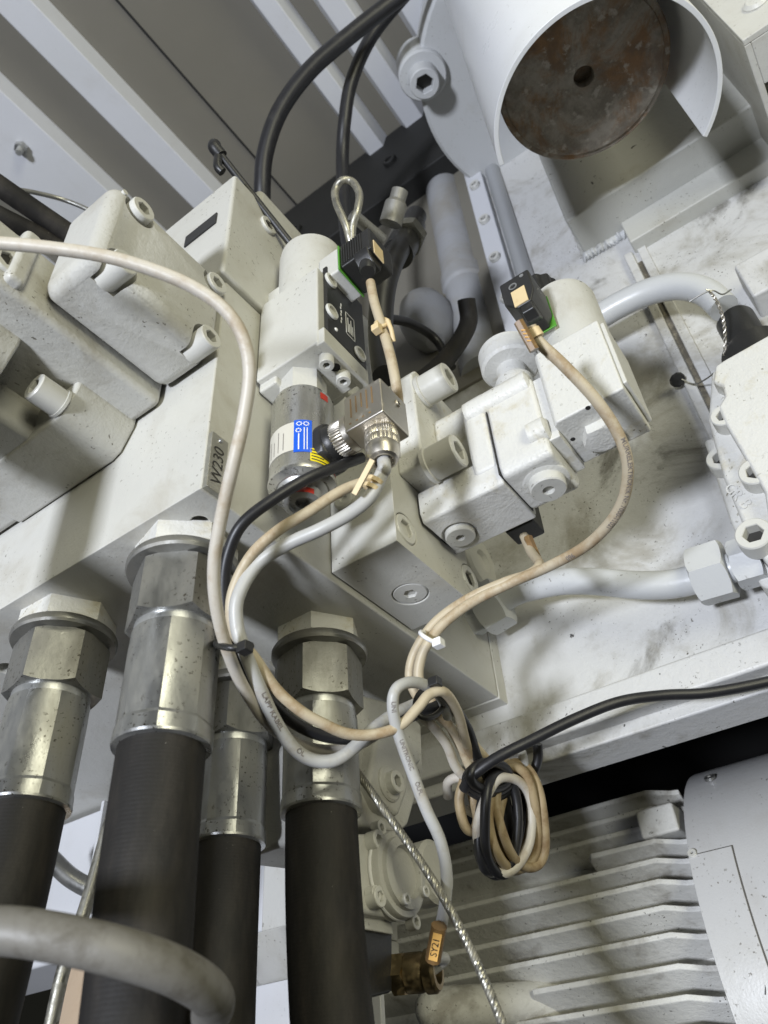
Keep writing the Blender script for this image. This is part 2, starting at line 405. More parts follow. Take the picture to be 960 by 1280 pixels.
box('lip_flange', (XW + .004, XW + .05), (-1.2, .25), (-.058, -.046), 'wall', wall, .002)
# vertical seam strip on the wall with its dirty groove
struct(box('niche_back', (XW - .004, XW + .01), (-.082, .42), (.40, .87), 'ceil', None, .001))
a, b = P(797, 334, 'X', XW - .004), P(884, 545, 'X', XW - .004)
ys = (a.y + b.y) / 2
box('seam_strip', (XW - .006, XW + .004), (ys - .006, ys + .004), (.12, zt := a.z + .03), 'wall', wall, .002)
box('seam_strip', (XW - .004, XW + .004), (ys - .021, ys - .0115), (.12, zt), 'wall', wall, .001)
box('seam_groove', (XW - .0012, XW + .004), (ys - .0112, ys - .0065), (.12, zt - .02), 'groove', wall, 0)
cav = struct(box('cavity_back', (1.35, 1.37), (-1.2, 1.4), (-1.2, .6), 'dark', None, 0))  # near black cavity panels: shade of the gap put into their colour
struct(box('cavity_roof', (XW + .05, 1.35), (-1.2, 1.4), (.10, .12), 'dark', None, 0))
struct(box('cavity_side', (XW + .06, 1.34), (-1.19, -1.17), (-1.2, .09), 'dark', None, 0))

# ledge beam welded across the wall, upper right
zl, xf = .4989, .2988
ledge = thing('ledge_beam', 'wide painted ledge beam welded to the wall under the big round guard', 'beam', (XW, -.3, zl))
box('beam_body', (xf, XW + .002), (-1.0, -.198), (zl, .70), 'ledge', ledge, .003)
box('beam_body', (XW - .018, XW + .002), (-1.0, -.247), (zl - .040, zl + .001), 'ledge', ledge, .002)
wp = []
for i in range(26):
    wp.append(V((XW - .003 + random.uniform(-.001, .001), -.1945 - i * .0021, zl - .0005)))
tube('weld_bead', wp, lambda t: .0055 + .0012 * math.sin(t * 75), 'tube', ledge, 3, 10)
wp = [V((XW - .004, -.1965, zl + .004 + i * .008)) for i in range(20)]
tube('weld_bead', wp, lambda t: .003 + .0006 * math.sin(t * 60), 'ledge', ledge, 3, 8)

# right hand guard box, top corner
gb = thing('guard_box', 'white sheet metal guard box hanging in the top corner beside the big guard tube', 'guard box', (.25, -.5, .42))
q = P(928, 51, 'X', .2)
box('front_sheet', (.20, .206), (-.9, q.y), (q.z, .9), 'paint', gb, .001)
box('side_sheet', (.206, .34), (q.y - .006, q.y), (q.z, .9), 'paint', gb, .001)
box('bottom_sheet', (.206, .25), (-.9, q.y - .006), (q.z, q.z + .006), 'paint', gb, .001)
lathe('slotted_screw', P(945, 4, 'X', .2), (-1, 0, 0), [(.011, 0), (.011, .0015), (.008, .004), (0, .0045)], 'bolt', gb, 28)
wp2 = thing('corner_plate', 'small white plate stepped off the wall at the frame edge below the ledge', 'plate', (XW, -.36, .3))
q = P(916, 332, 'X', XW - .03); q2 = P(942, 370, 'X', XW - .03)
box('plate', (XW - .03, XW + .002), (-.7, q.y), (q2.z, q.z), 'wall', wp2, .003)

# big half round guard tube with the rusty ram end inside
T = P(730, 96, 'Z', .45); RT = .0955
gt = thing('guard_tube', 'large white half round guard tube with open end', 'guard tube', (T.x, T.y, .366))
def shell(name, c, R, th, z0, z1, a0, a1, mat, parent, n=72):
    v, f = [], []
    for i in range(n + 1):
        a = math.radians(a0 + (a1 - a0) * i / n); cs, sn = math.cos(a), math.sin(a)
        for r, z in ((R, z0), (R, z1), (R - th, z1), (R - th, z0)): v.append((c.x + r * cs, c.y + r * sn, z))
    for i in range(n):
        for k in range(4):
            f.append((i * 4 + k, i * 4 + (k + 1) % 4, (i + 1) * 4 + (k + 1) % 4, (i + 1) * 4 + k))
    f += [(0, 1, 2, 3), tuple(n * 4 + k for k in (3, 2, 1, 0))]
    return mk(name, v, f, mat, parent, .0006, 2)
shell('half_shell', T, RT, .0042, .366, .95, 101, 318, 'shellw', gt)
ram = thing('ram_end', 'round rusty steel ram end with a centre hole inside the white guard tube', 'ram', (T.x, T.y, .45))
pr = [(.0, .012), (.009, .012), (.0095, .0005), (.012, 0), (.070, 0), (.0725, .001), (.0735, .003), (.0775, .003), (.079, .0045), (.079, .3), (0, .3)]
lathe('ram_body', T, (0, 0, 1), pr, 'rust', ram, 72)
# flange casting above with the big cap screw
fl = thing('cylinder_flange', 'pale cast cylinder flange behind the guard tube holding one big cap screw', 'flange', (T.x + .06, T.y, .8))
fx = V((.30, -.29, .80))
def fr(a, r, h): return 1.
lathe('flange_disc', (.285, -.275, .80), (0, 0, 1), [(.19, 0), (.194, .004), (.194, .05), (.17, .055), (.17, .24)], 'tube', fl, 80)
q = P(528, 92, 'Z', .80)
lathe('bolt_boss', (q.x, q.y, .79), (0, 0, 1), [(.030, 0), (.032, .003), (.032, .05)], 'tube', fl, 36)
bolt(fl, (q.x, q.y, .79), (0, 0, -1), .0195, .024, 'tube', hx=.62)

# niche behind: column, rail with screws, round rod, cast lug
cpos = P(566, 300, 'X', XW + .0)
colm = thing('round_column', 'fat pale round column standing in the niche beside the bolted rail', 'column', (XW, cpos.y, .42))
lathe('shaft', (XW + .01, cpos.y, .42), (0, 0, 1), [(.029, 0), (.029, .17), (.032, .175), (.032, .20), (.029, .205), (.029, .5)], 'niche', colm, 40)
rail = thing('guide_rail', 'pale flat guide rail with a row of cap screws on the wall', 'rail', (XW, -.09, .42))
box('rail_bar', (XW - .014, XW + .002), (-.110, -.084), (.42, .90), 'rib', rail, .002)
for p_ in ((582, 193), (591, 236), (601, 280), (611, 329), (621, 382)):
    q = P(*p_, 'X', XW - .014); bolt(rail, (XW - .0145, -.097, q.z), (-1, 0, 0), .0075, .006, 'bolt')
rod = thing('round_rod', 'smooth dull grey rod standing against the wall next to the bolted rail', 'rod', (XW, -.127, .40))
lathe('rod_body', (XW - .004, -.124, .40), (0, 0, 1), [(.010, 0), (.0105, .002), (.0105, .5)], plain('dull_rod_steel', (.40, .41, .42), .4, .3, .1, 200), rod, 32)
q = P(540, 398, 'X', XW - .02)
lug = thing('cast_lug', 'egg shaped pale cast lug with a dark hose curling under it', 'lug', (q.x, q.y, q.z - .06))
lathe('lug_body', (q.x, q.y, q.z - .05), (.0, .15, 1), [(0, 0), (.012, .002), (.024, .012), (.034, .035), (.036, .06), (.030, .085), (.018, .102), (.006, .108), (0, .109)], 'niche', lug, 36)
cable([(583, 375, .86), (585, 405, .86), (565, 440, .84), (535, 470, .80), (500, 490, .76)], .010, 'rubber', 'dark rubber hose curling below the pale egg shaped lug', 'hose', 10, 'hose')
cable([(485, 398, .80), (515, 405, .84), (545, 425, .86), (565, 460, .84)], .005, 'blackc', 'thin black cable running behind the cast lug in the niche')
for p_, lab in (([(520, 270, .84), (506, 298, .80), (487, 335, .74), (478, 372, .72), (476, 420, .70), (482, 470, .66)], 'black hose dropping behind the first solenoid plug into the niche'),):
    cable(p_, .0115, 'blackc', lab, 'hose', 10, 'hose')
fit = thing('black_fitting', 'black pipe fitting with steel collar behind the gasketed plug', 'fitting', D(497, 318, .78))
fa = (D(528, 262, .86) - D(497, 318, .78)).normalized()
lathe('fitting_body', D(497, 318, .78), fa, [(.016, 0), (.016, .03), (.013, .034), (.013, .07), (.010, .078), (0, .079)], 'black', fit, 28)
hexnut(fit, D(507, 300, .80), fa, .020, .014, 'zincn', 'collar')

# ------------------------------------------------------------------ main manifold block
mb = thing('manifold_block', 'large grey white hydraulic manifold block with the four big hoses under it', 'manifold', (.16, .2, 0))
body = box('block_body', (-.004, .3425), (.003, .60), (0, .208), 'paint', mb, .0014, 3)
cs = [lathe('c', (*P(250, 653, 'Z', 0).xy, -.01), (0, 0, 1), [(.0052, 0), (.0052, .03)], 'hole', None, 24),
      lathe('c', (*P(10, 836, 'Z', 0).xy, -.01), (0, 0, 1), [(.0075, 0), (.0075, .03)], 'hole', None, 24)]
for c in cs: c.data.materials.clear()
cut(body, cs)
box('adapter_plate', (.3430, XW + .001), (.002, .60), (-.001, .30), 'paint', mb, .0012)
q = P(266, 585, 'Y', .003)
# metal identification tag W230 on the right face by the front edge
tg = box('tag_plate', (-.0030, .0105), (-.0005, .0035), (.001, .046), 'tagm', mb, .0004)
text('tag_text', 'W230', .0118, 'ink', tg, (.0040, -.0005, .0215), (0, 0, 1), (-1, 0, 0), 0, .0002)
lathe('rivet', (.0040, -.0004, .0425), (0, -1, 0), [(.0018, 0), (.0014, .001), (0, .0013)], 'zinc', tg, 16)

ub = thing('upper_block', 'tall beige housing block standing on the manifold with a black nameplate', 'housing', (.05, .06, .208))
box('housing_body', (-.012, .22), (-.002, .12), (.2085, .355), 'paint', ub, .003, 3)
q0, q1 = P(271, 272, 'X', -.0125), P(233, 296, 'X', -.0125)
box('nameplate', (-.0135, -.0115), (q0.y, q1.y), (q0.z - .008, q0.z + .008), 'black', ub, .0006)
bolt(ub, P(334, 283, 'Y', -.002) , (0, -1, 0), .009, .003, 'bolt')
rd = thing('lever_rod', 'thin black lever rod with a knobbed end lying along the housing top', 'rod', (.0, .0, .36))
p0, p1 = P(268, 184, 'Y', .012), P(366, 308, 'Y', -.012)
tube('rod', [p0, p0.lerp(p1, .5), p1], .0035, 'black', rd, 4)
tube('knob_end', [p0 + V((0, 0, .004)), p0, p0.lerp(p1, .05), p0.lerp(p1, .09)], .0058, 'black', rd, 4)
tube('hook', [p0.lerp(p1, .06), p0.lerp(p1, .10) + V((0, .004, -.012)), p0.lerp(p1, .16) + V((0, .004, -.012))], .004, 'black', rd, 4)
pt = thing('cover_plate', 'rounded thin grey cover plate behind the lever rod on the housing', 'plate', (.06, .05, .355))
box('plate', (.02, .10), (.0, .012), (.353, .385), 'paint', pt, .006, 4)

# ------------------------------------------------------------------ hydraulic hoses
hose_spots = [(-.150, .119, 'unseen black hydraulic hose added under the control valve to cast a shadow band', .2), (.033, .168, 'big black hydraulic hose at the outer corner, crossed by the grey conduit above its neighbour', 0.35),
              (.030, .050, 'big black hydraulic hose under the manifold front corner, pale cable passing its nut', 0.05),
              (.163, .134, 'big black hydraulic hose hanging in second row behind the corner hose', .6),
              (.162, .052, 'big black hydraulic hose beside the lower valve with cables looped across its ferrule', .30)]
for i, (x, y, lab, rot) in enumerate(hose_spots):
    dz = .0785 if i == 0 else 0.  # first hose is unseen, added to cast the shadow band on the manifold
    h = thing('hydraulic_hose', lab, 'hose', (x, y, -.9), 'hydraulic hoses under the manifold')
    hexnut(h, (x, y, -.0155 + dz), (0, 0, 1), .0315, .0165, 'castw', 'port_adapter', rot + .2, True, False)
    lathe('flange_ring', (x, y, -.0225 + dz), (0, 0, 1), [(.0265, -.0), (.0335, .0005), (.0345, .0022), (.0345, .0052), (.0335, .0070), (.027, .0075)], 'zincn', h, 60)
    hexnut(h, (x, y, -.0605 + dz), (0, 0, 1), .0305, .0385, 'zincn', 'swivel_nut', rot, True, True)
    prof = [(.0222, .0), (.0236, .0008), (.0243, .0035)]
    lathe('ferrule_neck', (x, y, -.0675 + dz), (0, 0, 1), [(.0235, 0), (.0240, .001), (.0240, .008)], 'zinc', h, 48)
    def fr(a, r, hh): return .45 + .55 * math.cos(PI / 8) / math.cos(((a + rot) % (PI / 4)) - PI / 8) * 1.03 if .003 < hh < .063 else 1.
    lathe('ferrule', (x, y, -.132 + dz), (0, 0, 1), [(.0225, 0), (.0254, .0006), (.0258, .002), (.0257, .010), (.0250, .012), (.0250, .060), (.0246, .0665), (.0225, .067)], 'zincf', h, 128, fr, sharp=9)
    bend = [V((0, 0, 0)), V((-.004, .004, 0)), V((.003, -.004, 0)), V((.004, .002, 0)), V((.004, -.008, 0))][i]
    pts = [V((x, y, -.125 + dz - k * .05)) + bend * (k * k * .10) for k in range(11)]
    tube('rubber_hose', pts, .0225, 'rubber', h, 5, 48)

# ------------------------------------------------------------------ valve stack at the left, mounted on the manifold front
v1 = thing('end_valve', 'rounded beige end valve block with four recessed cap screws', 'valve', (-.055, .026, .113))
body = bake(box('cap_body', (-.106, -.0062), (.0, .0515), (.1140, .200), 'cast', v1, .0095, 6))
cuts = []
vb = [(-.0845, .1880), (-.0150, .1880), (-.0163, .1225), (-.0868, .1220)]
for i, (x, z) in enumerate(vb):
    c = lathe('c', (x, -.03, z), (0, 1, 0), [(.0118, 0), (.0118, .046)], 'hole', None, 32); c.data.materials.clear(); cuts.append(c)
cut(body, cuts, .0008)
for i, (x, z) in enumerate(vb): bolt(v1, (x, .0165, z), (0, -1, 0), .0088, .021 if i != 1 else .019, 'bolt')
lathe('dowel', (-.098, .001, .193), (0, -1, 0), [(.002, 0), (.002, .002)], 'bolt', v1, 14)

v2 = thing('control_valve', 'big beige cast valve body bolted to the manifold front behind the end cap', 'valve', (-.12, .2, .078))
box('mid_section', (-.20, -.0055), (.0525, .14), (.1045, .157), 'cast', v2, .005, 3)
box('main_casting', (-.34, -.0050), (.118, .55), (.079, .160), 'cast', v2, .006, 3)
prism('mounting_foot', [(.078, .106), (.0785, .100), (.088, .0815), (.096, .0775), (.20, .0775), (.20, .112), (.078, .112)], 'X', -.0535, -.0045, 'cast', v2, .003, 3, 60)
prism('mounting_foot', [(.078, .106), (.0785, .100), (.088, .0815), (.096, .0775), (.17, .0775), (.17, .112), (.078, .112)], 'X', -.34, -.095, 'cast', v2, .003, 3, 60)
bolt(v2, (-.0530, .0915, .0905), (-1, 0, 0), .0098, .0210, 'bolt')
lathe('washer', (-.0535, .0915, .0905), (-1, 0, 0), [(.0108, 0), (.0108, .002)], 'bolt', v2, 28)
bolt(v2, (-.0530, .158, .088), (-1, 0, 0), .0098, .0215, 'bolt')
q = P(8, 326, 'Y', .052)
bolt(v2, (q.x, .0535, q.z), (0, -1, 0), .0095, .004, 'bolt')
box('rib_ridge', (-.128, -.116), (.046, .06), (.108, .160), 'cast', v2, .004, 3)

# ------------------------------------------------------------------ first solenoid valve (vertical) on the manifold side
pv = thing('solenoid_valve', 'upright beige solenoid valve with black data plate on the manifold side', 'valve', (.055, -.028, .124))
box('base_body', (.0315, .080), (-.0555, .001), (.1245, .215), 'paint', pv, .0016, 2)
box('foot_pad', (.036, .10), (-.014, .0025), (.118, .235), 'paint', pv, .002)
lathe('coil_can', (.0585, -.0285, .12), (0, 0, 1), [(.0262, .006), (.0270, .012), (.0270, .155), (.0262, .161), (.020, .165), (0, .1655)], 'paint', pv, 56)
box('data_plate', (.0385, .0835), (-.0590, -.0550), (.1405, .2210), 'black', pv, .0008)
for x, z in ((.0425, .205), (.0425, .166), (.0745, .150)):
    lathe('ring_screw', (x, -.0588, z), (0, -1, 0), [(.0062, 0), (.0066, .001), (.0060, .0022), (.0042, .0024), (.0040, .0006), (0, .0005)], 'bolt', pv, 28)
lathe('plate_screw', (.0475, -.0589, .151), (0, -1, 0), [(.0018, 0), (.0012, .001), (0, .0011)], 'white', pv, 12)
for i in range(6):
    box('print_line', (.0535 + .0006 * (i % 2), .0545 + .0006 * (i % 2)), (-.0593, -.0589), (.166 + i * .0042, .169 + i * .0042), 'white', pv, 0)
fp = [(.0600, .160), (.0700, .160), (.0700, .186), (.0600, .186)]
for (x0, z0), (x1, z1) in zip(fp, fp[1:] + fp[:1]):
    box('print_frame', (min(x0, x1) - .0003, max(x0, x1) + .0003), (-.0593, -.0589), (min(z0, z1) - .0003, max(z0, z1) + .0003), 'white', pv, 0)
for i in range(4): box('print_line', (.062 + i * .0018, .0628 + i * .0018), (-.0593, -.0589), (.164, .181 - (i % 2) * .006), 'white', pv, 0)
box('clamp_bracket', (.0325, .0835), (-.0600, -.0525), (.1225, .1385), 'paint', pv, .0012)
for x, y in ((.0455, -.0515), (.0640, -.0515)): bolt(pv, (x, y, .1235), (0, 0, -1), .0052, .0085, 'bolt', hx=.5)
lathe('port_hole', (.0550, -.0515, .1226), (0, 0, -1), [(.0038, 0), (.0034, .0004), (0, .0004)], 'dark', pv, 18)
box('plug_seat', (.040, .0700), (-.0690, -.0500), (.2080, .2385), 'paint', pv, .002)
# gasketed plug with its cable
k1 = thing('solenoid_plug', 'black plug with green gasket on the upright solenoid valve', 'plug', (.055, -.085, .206))
box('gasket', (.0395, .0705), (-.0703, -.0690), (.2070, .2390), 'green', k1, .0004)
box('plug_body', (.0400, .0700), (-.0985, -.0705), (.2085, .2370), 'black', k1, .0018)
for i in range(9): box('grip_rib', (.0392, .0403), (-.0735 - i * .0022, -.0724 - i * .0022), (.2105, .2350), 'black', k1, .0002)
prism('cable_neck', [(.0385, .212), (.041, .204), (.047, .199), (.056, .199), (.058, .212)], 'Y', -.0965, -.083, 'black', k1, .0015)
box('marker', (.0440, .0560), (-.0993, -.0984), (.2060, .2230), 'tan', k1, .0003)
lathe('gland', (.048, -.0895, .203), (-.05, .0, -1), [(.0062, -.004), (.0062, .006), (.0052, .009), (0, .009)], 'black', k1, 24)
c_ = cable([(463, 353, .566), (468, 378, .55), (478, 410, .53), (488, 445, .51), (495, 480, .50), (499, 510, .505)], .0034, 'cb2', '', 'cable', 8, parent=k1)
tie = tube('cable_tie', [D(470, 404, .53), D(477, 408, .523), D(486, 403, .53), D(479, 399, .54)], .0016, 'tan', k1, 5, 8, True)
tube('tie_tail', [D(484, 400, .525), D(489, 412, .522), D(492, 427, .522)], .0016, 'tan', k1, 5, 8)
box('tie_head', *[(D(471, 411, .52)[i] - .003, D(471, 411, .52)[i] + .003) for i in range(3)], 'tan', k1, .0008)
# sling eye
sl = tube('sling_eye', [D(438, 302, .66), D(432, 280, .66), D(421, 255, .67), D(419, 238, .68), D(427, 226, .68), D(440, 227, .68), D(449, 242, .67), D(447, 262, .66), D(441, 282, .66), D(440, 303, .66)], .0034, 'rope', None, 8, 12)
tag(sl, 'grey wire rope sling eye standing above the gasketed plug', 'sling')
br = thing('lever_bracket', 'flat grey steel bracket slanting down behind the sling eye', 'bracket', D(455, 285, .72))
qa, qb = D(440, 268, .70), D(478, 300, .72)
tube('bracket_bar', [qa, qa.lerp(qb, .5), qb], .006, 'zincn', br, 3, 8)
lathe('bracket_bolt', D(488, 280, .76), (-.3, -.6, .7), [(.011, 0), (.011, .02), (.008, .024), (.008, .034), (0, .034)], 'zincn', br, 20)

# ------------------------------------------------------------------ pressure sensor
SX, SY = .0535, -.024
sn = thing('pressure_sensor', 'silver cylindrical pressure sensor with blue and yellow labels', 'sensor', (SX, SY, .03))
hexnut(sn, (SX, SY, .1015), (0, 0, 1), .0165, .0245, 'paint', 'hex_adapter', .25, True, False)
RS = .0212
lathe('sensor_can', (SX, SY, .022), (0, 0, 1), [(.0170, -.0015), (.0195, 0), (.0215, .001), (.0219, .003), (.0215, .0052), (RS, .006), (RS, .074), (.0200, .078), (.0165, .0805), (.012, .081)], 'sensor', sn, 64)
lathe('bottom_cap', (SX, SY, .0205), (0, 0, -1), [(.0168, -.001), (.0160, .0), (.0145, .002), (.0125, .0035), (.0120, .010), (.0085, .011), (.0080, .0085), (.0045, .0085), (.004, .005), (0, .005)], 'zinc', sn, 48)
def wrap(name, z0, z1, d0, d1, mat, parent, rr, n=14):
    v, f = [], []
    for i in range(n + 1):
        a = math.radians(d0 + (d1 - d0) * i / n)
        for z in (z0, z1): v.append((SX + rr * math.cos(a), SY + rr * math.sin(a), z))
    for i in range(n): f.append((2 * i, 2 * i + 2, 2 * i + 3, 2 * i + 1))
    return mk(name, v, f, mat, parent, 0)
# directions round the can in degrees: 180 faces the lamp side, 225 the camera
lb = wrap('paper_label', .0375, .0625, 128, 205, 'paper', sn, RS + .00012)
lb2 = wrap('blue_label', .0355, .0640, 205, 236, 'blue', sn, RS + .00015)
for i in range(5): wrap('print_line', .0400, .0580 - (i % 3) * .003, 141 + i * 11, 142.4 + i * 11, 'inkg', lb, RS + .00022, 2)
for a, z in ((214, .0605), (226, .0605), (213, .0545)):
    for k in range(8):
        t = k / 8 * 2 * PI
        wrap('logo_mark', z + .0016 * math.sin(t) - .0004, z + .0016 * math.sin(t) + .0004, a + 4.2 * math.cos(t) - 1.2, a + 4.2 * math.cos(t) + 1.2, 'white', lb2, RS + .00026, 1)
wrap('print_line', .0375, .0515, 212.5, 214.5, 'white', lb2, RS + .00026, 1)
wrap('print_line', .0375, .0570, 222, 223.5, 'white', lb2, RS + .00026, 1); wrap('print_line', .0375, .0570, 227, 228.5, 'white', lb2, RS + .00026, 1)
yl = wrap('yellow_label', .0285, .0395, 233, 272, 'yellow', sn, RS + .00015)
for k in range(4): wrap('print_line', .0297 + k * .0025, .0307 + k * .0025, 235, 258 if k % 2 else 268, 'ink', yl, RS + .00024, 6)
for (a, z, dz) in ((262, .092, .003), (285, .026, .003)): wrap('red_seal', z - dz, z + dz, a - 9, a + 9, 'red', sn, RS + .0003 if z < .09 else RS + .0001, 6)
lathe('red_ring', (SX, SY, .0105), (0, 0, 1), [(.0123, 0), (.0124, .002), (.0123, .004)], 'red', sn, 36, a0=math.radians(250), a1=math.radians(345))
# black boss and nickel elbow plug on it
z_ = .0470
bs = prism('connector_boss', [(SX - .0065, z_ - .0135), (SX + .0135, z_ - .0135), (SX + .0165, z_ - .0085), (SX + .0165, z_ + .012), (SX + .011, z_ + .016), (SX - .006, z_ + .016), (SX - .0115, z_ + .010), (SX - .0115, z_ - .0085)], 'Y', SY - .026, SY - .008, 'black', sn, .004, 3)
lathe('boss_collar', (SX, SY - .025, z_), (0, -1, 0), [(.0125, 0), (.0125, .003), (.0115, .005)], 'black', sn, 32)

eb = thing('elbow_plug', 'nickel square elbow plug with knurled rings screwed to the sensor', 'plug', (.0535, -.085, .055))
def kn(n_, d): return lambda a, r, h: 1 - d * (.5 - .5 * math.cos(n_ * a)) if r > .0098 else 1.
EY = SY - .029
lathe('knurled_ring', (SX, EY, z_), (0, -1, 0), [(.0095, 0), (.0117, .0006), (.0121, .002), (.0121, .0085), (.0115, .0095)], 'nickel', eb, 180, kn(36, .07))
lathe('smooth_ring', (SX, EY - .009, z_), (0, -1, 0), [(.0112, 0), (.0118, .0006), (.0118, .0045), (.0109, .0055), (.0100, .0060), (.0100, .008)], 'nickel', eb, 48)
e0 = EY - .0155
blk = box('elbow_body', (SX - .0140, SX + .0140), (e0 - .0285, e0), (z_ - .0135, z_ + .0165), 'nickel', eb, .0012)
for i in range(5): box('engraved_line', (SX - .01425, SX - .0138), (e0 - .0060 - i * .0040, e0 - .0052 - i * .0040), (z_ - .004 + (i % 3) * .002, z_ + .0125), 'brown', eb, 0)
for i in range(4): box('engraved_line', (SX - .01425, SX - .0138), (e0 - .0055 - i * .0048, e0 - .0040 - i * .0048), (z_ - .0092, z_ - .0084), 'brown', eb, 0)
bolt(eb, (SX + .004, e0 - .0285, z_ + .008), (0, -1, 0), .0028, .001, 'nickel')
ex, ey = SX + .001, e0 - .0165
lathe('knurled_sleeve', (ex, ey, z_ - .0130), (0, 0, -1), [(.0095, 0), (.0103, .0008), (.0106, .0015), (.0106, .006), (.0101, .0068), (.0106, .0076), (.0106, .0120), (.0102, .0128)], 'nickel', eb, 220, kn(48, .045))
lathe('gland_nut', (ex, ey, z_ - .0255), (0, 0, -1), [(.0100, 0), (.0104, .001), (.0102, .006), (.0086, .0098), (.0070, .0108), (.0058, .0108), (.0056, .007)], 'nickel', eb, 48)
gp = V((ex, ey, z_ - .032))
g_pts = [gp, gp + V((0, 0, -.010)), D(478, 590, .455), D(463, 620, .447), D(437, 642, .445), (400, 662, .445), (360, 680, .45), (322, 705, .452), (298, 745, .445), (296, 780, .442), (305, 812, .44), (325, 861, .445), (345, 903, .452), (367, 935, .458), (391, 950, .463), (419, 950, .468), (443, 934, .475), (466, 912, .485), (492, 893, .50), (520, 880, .515)]
g_pts = [p if isinstance(p, V) else D(*p) for p in g_pts]
gc = tube('cable', g_pts, .0040, 'cgrey', eb, 10, 18)
text_tube('cable_text', 'LAPP KABEL', .0040, 'inkg', gc, .0040, (338, 888), 1.25, False, .2)
text_tube('cable_text', 'ÖL', .0040, 'inkg', gc, .0040, (372, 937), 1.2, False, .2)
ic = thing('cable_marker', 'tan cable marker strapped to the grey cable under the elbow plug', 'marker', D(465, 600, .445))
ca, cb_ = D(466, 575, .437), D(443, 618, .437)
tube('marker_strip', [ca, ca.lerp(cb_, .5), cb_], .0021, 'tan', ic, 3, 4)
for s_ in (.35, .62):
    m_ = D(474, 590, .452).lerp(D(458, 622, .447), s_); ax_ = (D(458, 622, .447) - D(474, 590, .452)).normalized()
    lathe('strap', m_ - ax_ * .0016, ax_, [(.0041, 0), (.0050, .0004), (.0050, .0028), (.0041, .0032)], 'tan', ic, 24)

# ------------------------------------------------------------------ small manifold block with plugs
sb = thing('port_block', 'small grey white port block with two round hex plugs beside the elbow plug', 'port block', (.16, -.025, .005))
body = box('block_body', (.1140, .2110), (-.0520, .002), (.0050, .118), 'paint', sb, .0012)
pl_ = []
plugs = [(P(508, 661, 'Y', -.052), (0, -1, 0), .0115), (P(588, 723, 'Y', -.052), (0, -1, 0), .0115), (P(513, 743, 'Z', .005), (0, 0, -1), .0125)]
cuts = []
for p_, ax_, r_ in plugs:
    c = lathe('c', p_ + V(ax_) * .01, -V(ax_), [(r_ * 1.05, 0), (r_ * 1.05, .0125)], 'hole', None, 40); c.data.materials.clear(); cuts.append(c)
cut(body, cuts)
for p_, ax_, r_ in plugs: bolt(sb, p_ - V(ax_) * .003, ax_, r_, .0032 if ax_[1] else .0026, 'bolt', 'hex_plug', hx=.62 if ax_[1] else .38, deep=.9)
lathe('edge_screw', (.1138, -.012, .062), (-1, 0, 0), [(.0085, 0), (.0085, .002), (.007, .003), (.0035, .003), (.003, .001), (0, .001)], 'bolt', sb, 30)

# ------------------------------------------------------------------ second valve: flange, cast body, coil, knob
v3 = thing('proportional_valve', 'white cast horizontal valve with two big cap screws on its flange', 'valve', (.165, -.12, .038))
prism('flange_plate', [(.1245, .0705), (.1245, .166), (.132, .177), (.205, .177), (.210, .170), (.210, .060), (.195, .040), (.165, .052), (.160, .0705)], 'Y', -.0725, -.0515, 'castw', v3, .0022, 3, 25)
body = prism('cast_body', [(.1435, .0455), (.1465, .0385), (.1930, .0385), (.1960, .045), (.1960, .075), (.160, .075), (.1435, .064)], 'Y', -.1192, -.0540, 'castw', v3, .0030, 3, 20)
prism('upper_body', [(.1490, .062), (.1490, .130), (.156, .138), (.190, .136), (.196, .128), (.196, .060)], 'Y', -.1185, -.0700, 'castw', v3, .0040, 3, 20)
prism('upper_body', [(.1420, .052), (.1400, .070), (.1400, .120), (.148, .132), (.188, .132), (.193, .126), (.193, .052)], 'Y', -.1190, -.1005, 'castw', v3, .0045, 4, 20)
pp = P(575, 668, 'Z', .0385)
c = lathe('c', (pp.x, pp.y, .03), (0, 0, 1), [(.0125, 0), (.0125, .0115)], 'hole', None, 40); c.data.materials.clear()
cut(body, [c])
lathe('bottom_plug', (pp.x, pp.y, .044), (0, 0, -1), [(.0104, 0), (.0108, .0008), (.0108, .0080), (.0100, .0088), (.0034, .0088), (.0031, .005), (0, .005)], 'bolt', v3, 40)
def bigbolt(px, hgt=.0235, r=.0125, y=-.0725):
    q = P(*px, 'Y', y); lathe('bolt_collar', q, (0, -1, 0), [(r * 1.09, 0), (r * 1.09, .003), (r, .0036)], 'bolt', v3, 40)
    bolt(v3, q + V((0, -.002, 0)), (0, -1, 0), r, hgt, 'bolt', hx=.6)
bigbolt((528, 491)); bigbolt((536, 583))
prism('second_body', [(.1400, .048), (.1430, .040), (.1860, .040), (.1900, .046), (.1900, .112), (.184, .120), (.148, .120), (.1400, .112)], 'Y', -.1570, -.1196, 'castw', v3, .0035, 3, 20)
q = P(683, 602, 'Z', .040)
lathe('bottom_boss', (q.x, q.y, .0405), (0, 0, -1), [(.0160, -.004), (.0160, .0005), (.0145, .0012)], 'castw', v3, 40)
lathe('bottom_plug', (q.x, q.y, .0405), (0, 0, -1), [(.0122, 0), (.0124, .001), (.0124, .0075), (.0115, .0085), (.0042, .0085), (.0038, .0055), (0, .0055)], 'bolt', v3, 40)
for y0, y1, x_, z_2, r_ in ((-.154, -.104, .1450, .112, .0100), (-.158, -.146, .1430, .062, .0090)):
    lathe('tie_rod', (x_, y0, z_2), (0, 1, 0), [(r_ * .7, -.0015), (r_, 0), (r_, y1 - y0)], 'castw', v3, 28)
box('joint_line', (.1408, .1890), (-.1198, -.1190), (.042, .118), 'hole', v3, 0)
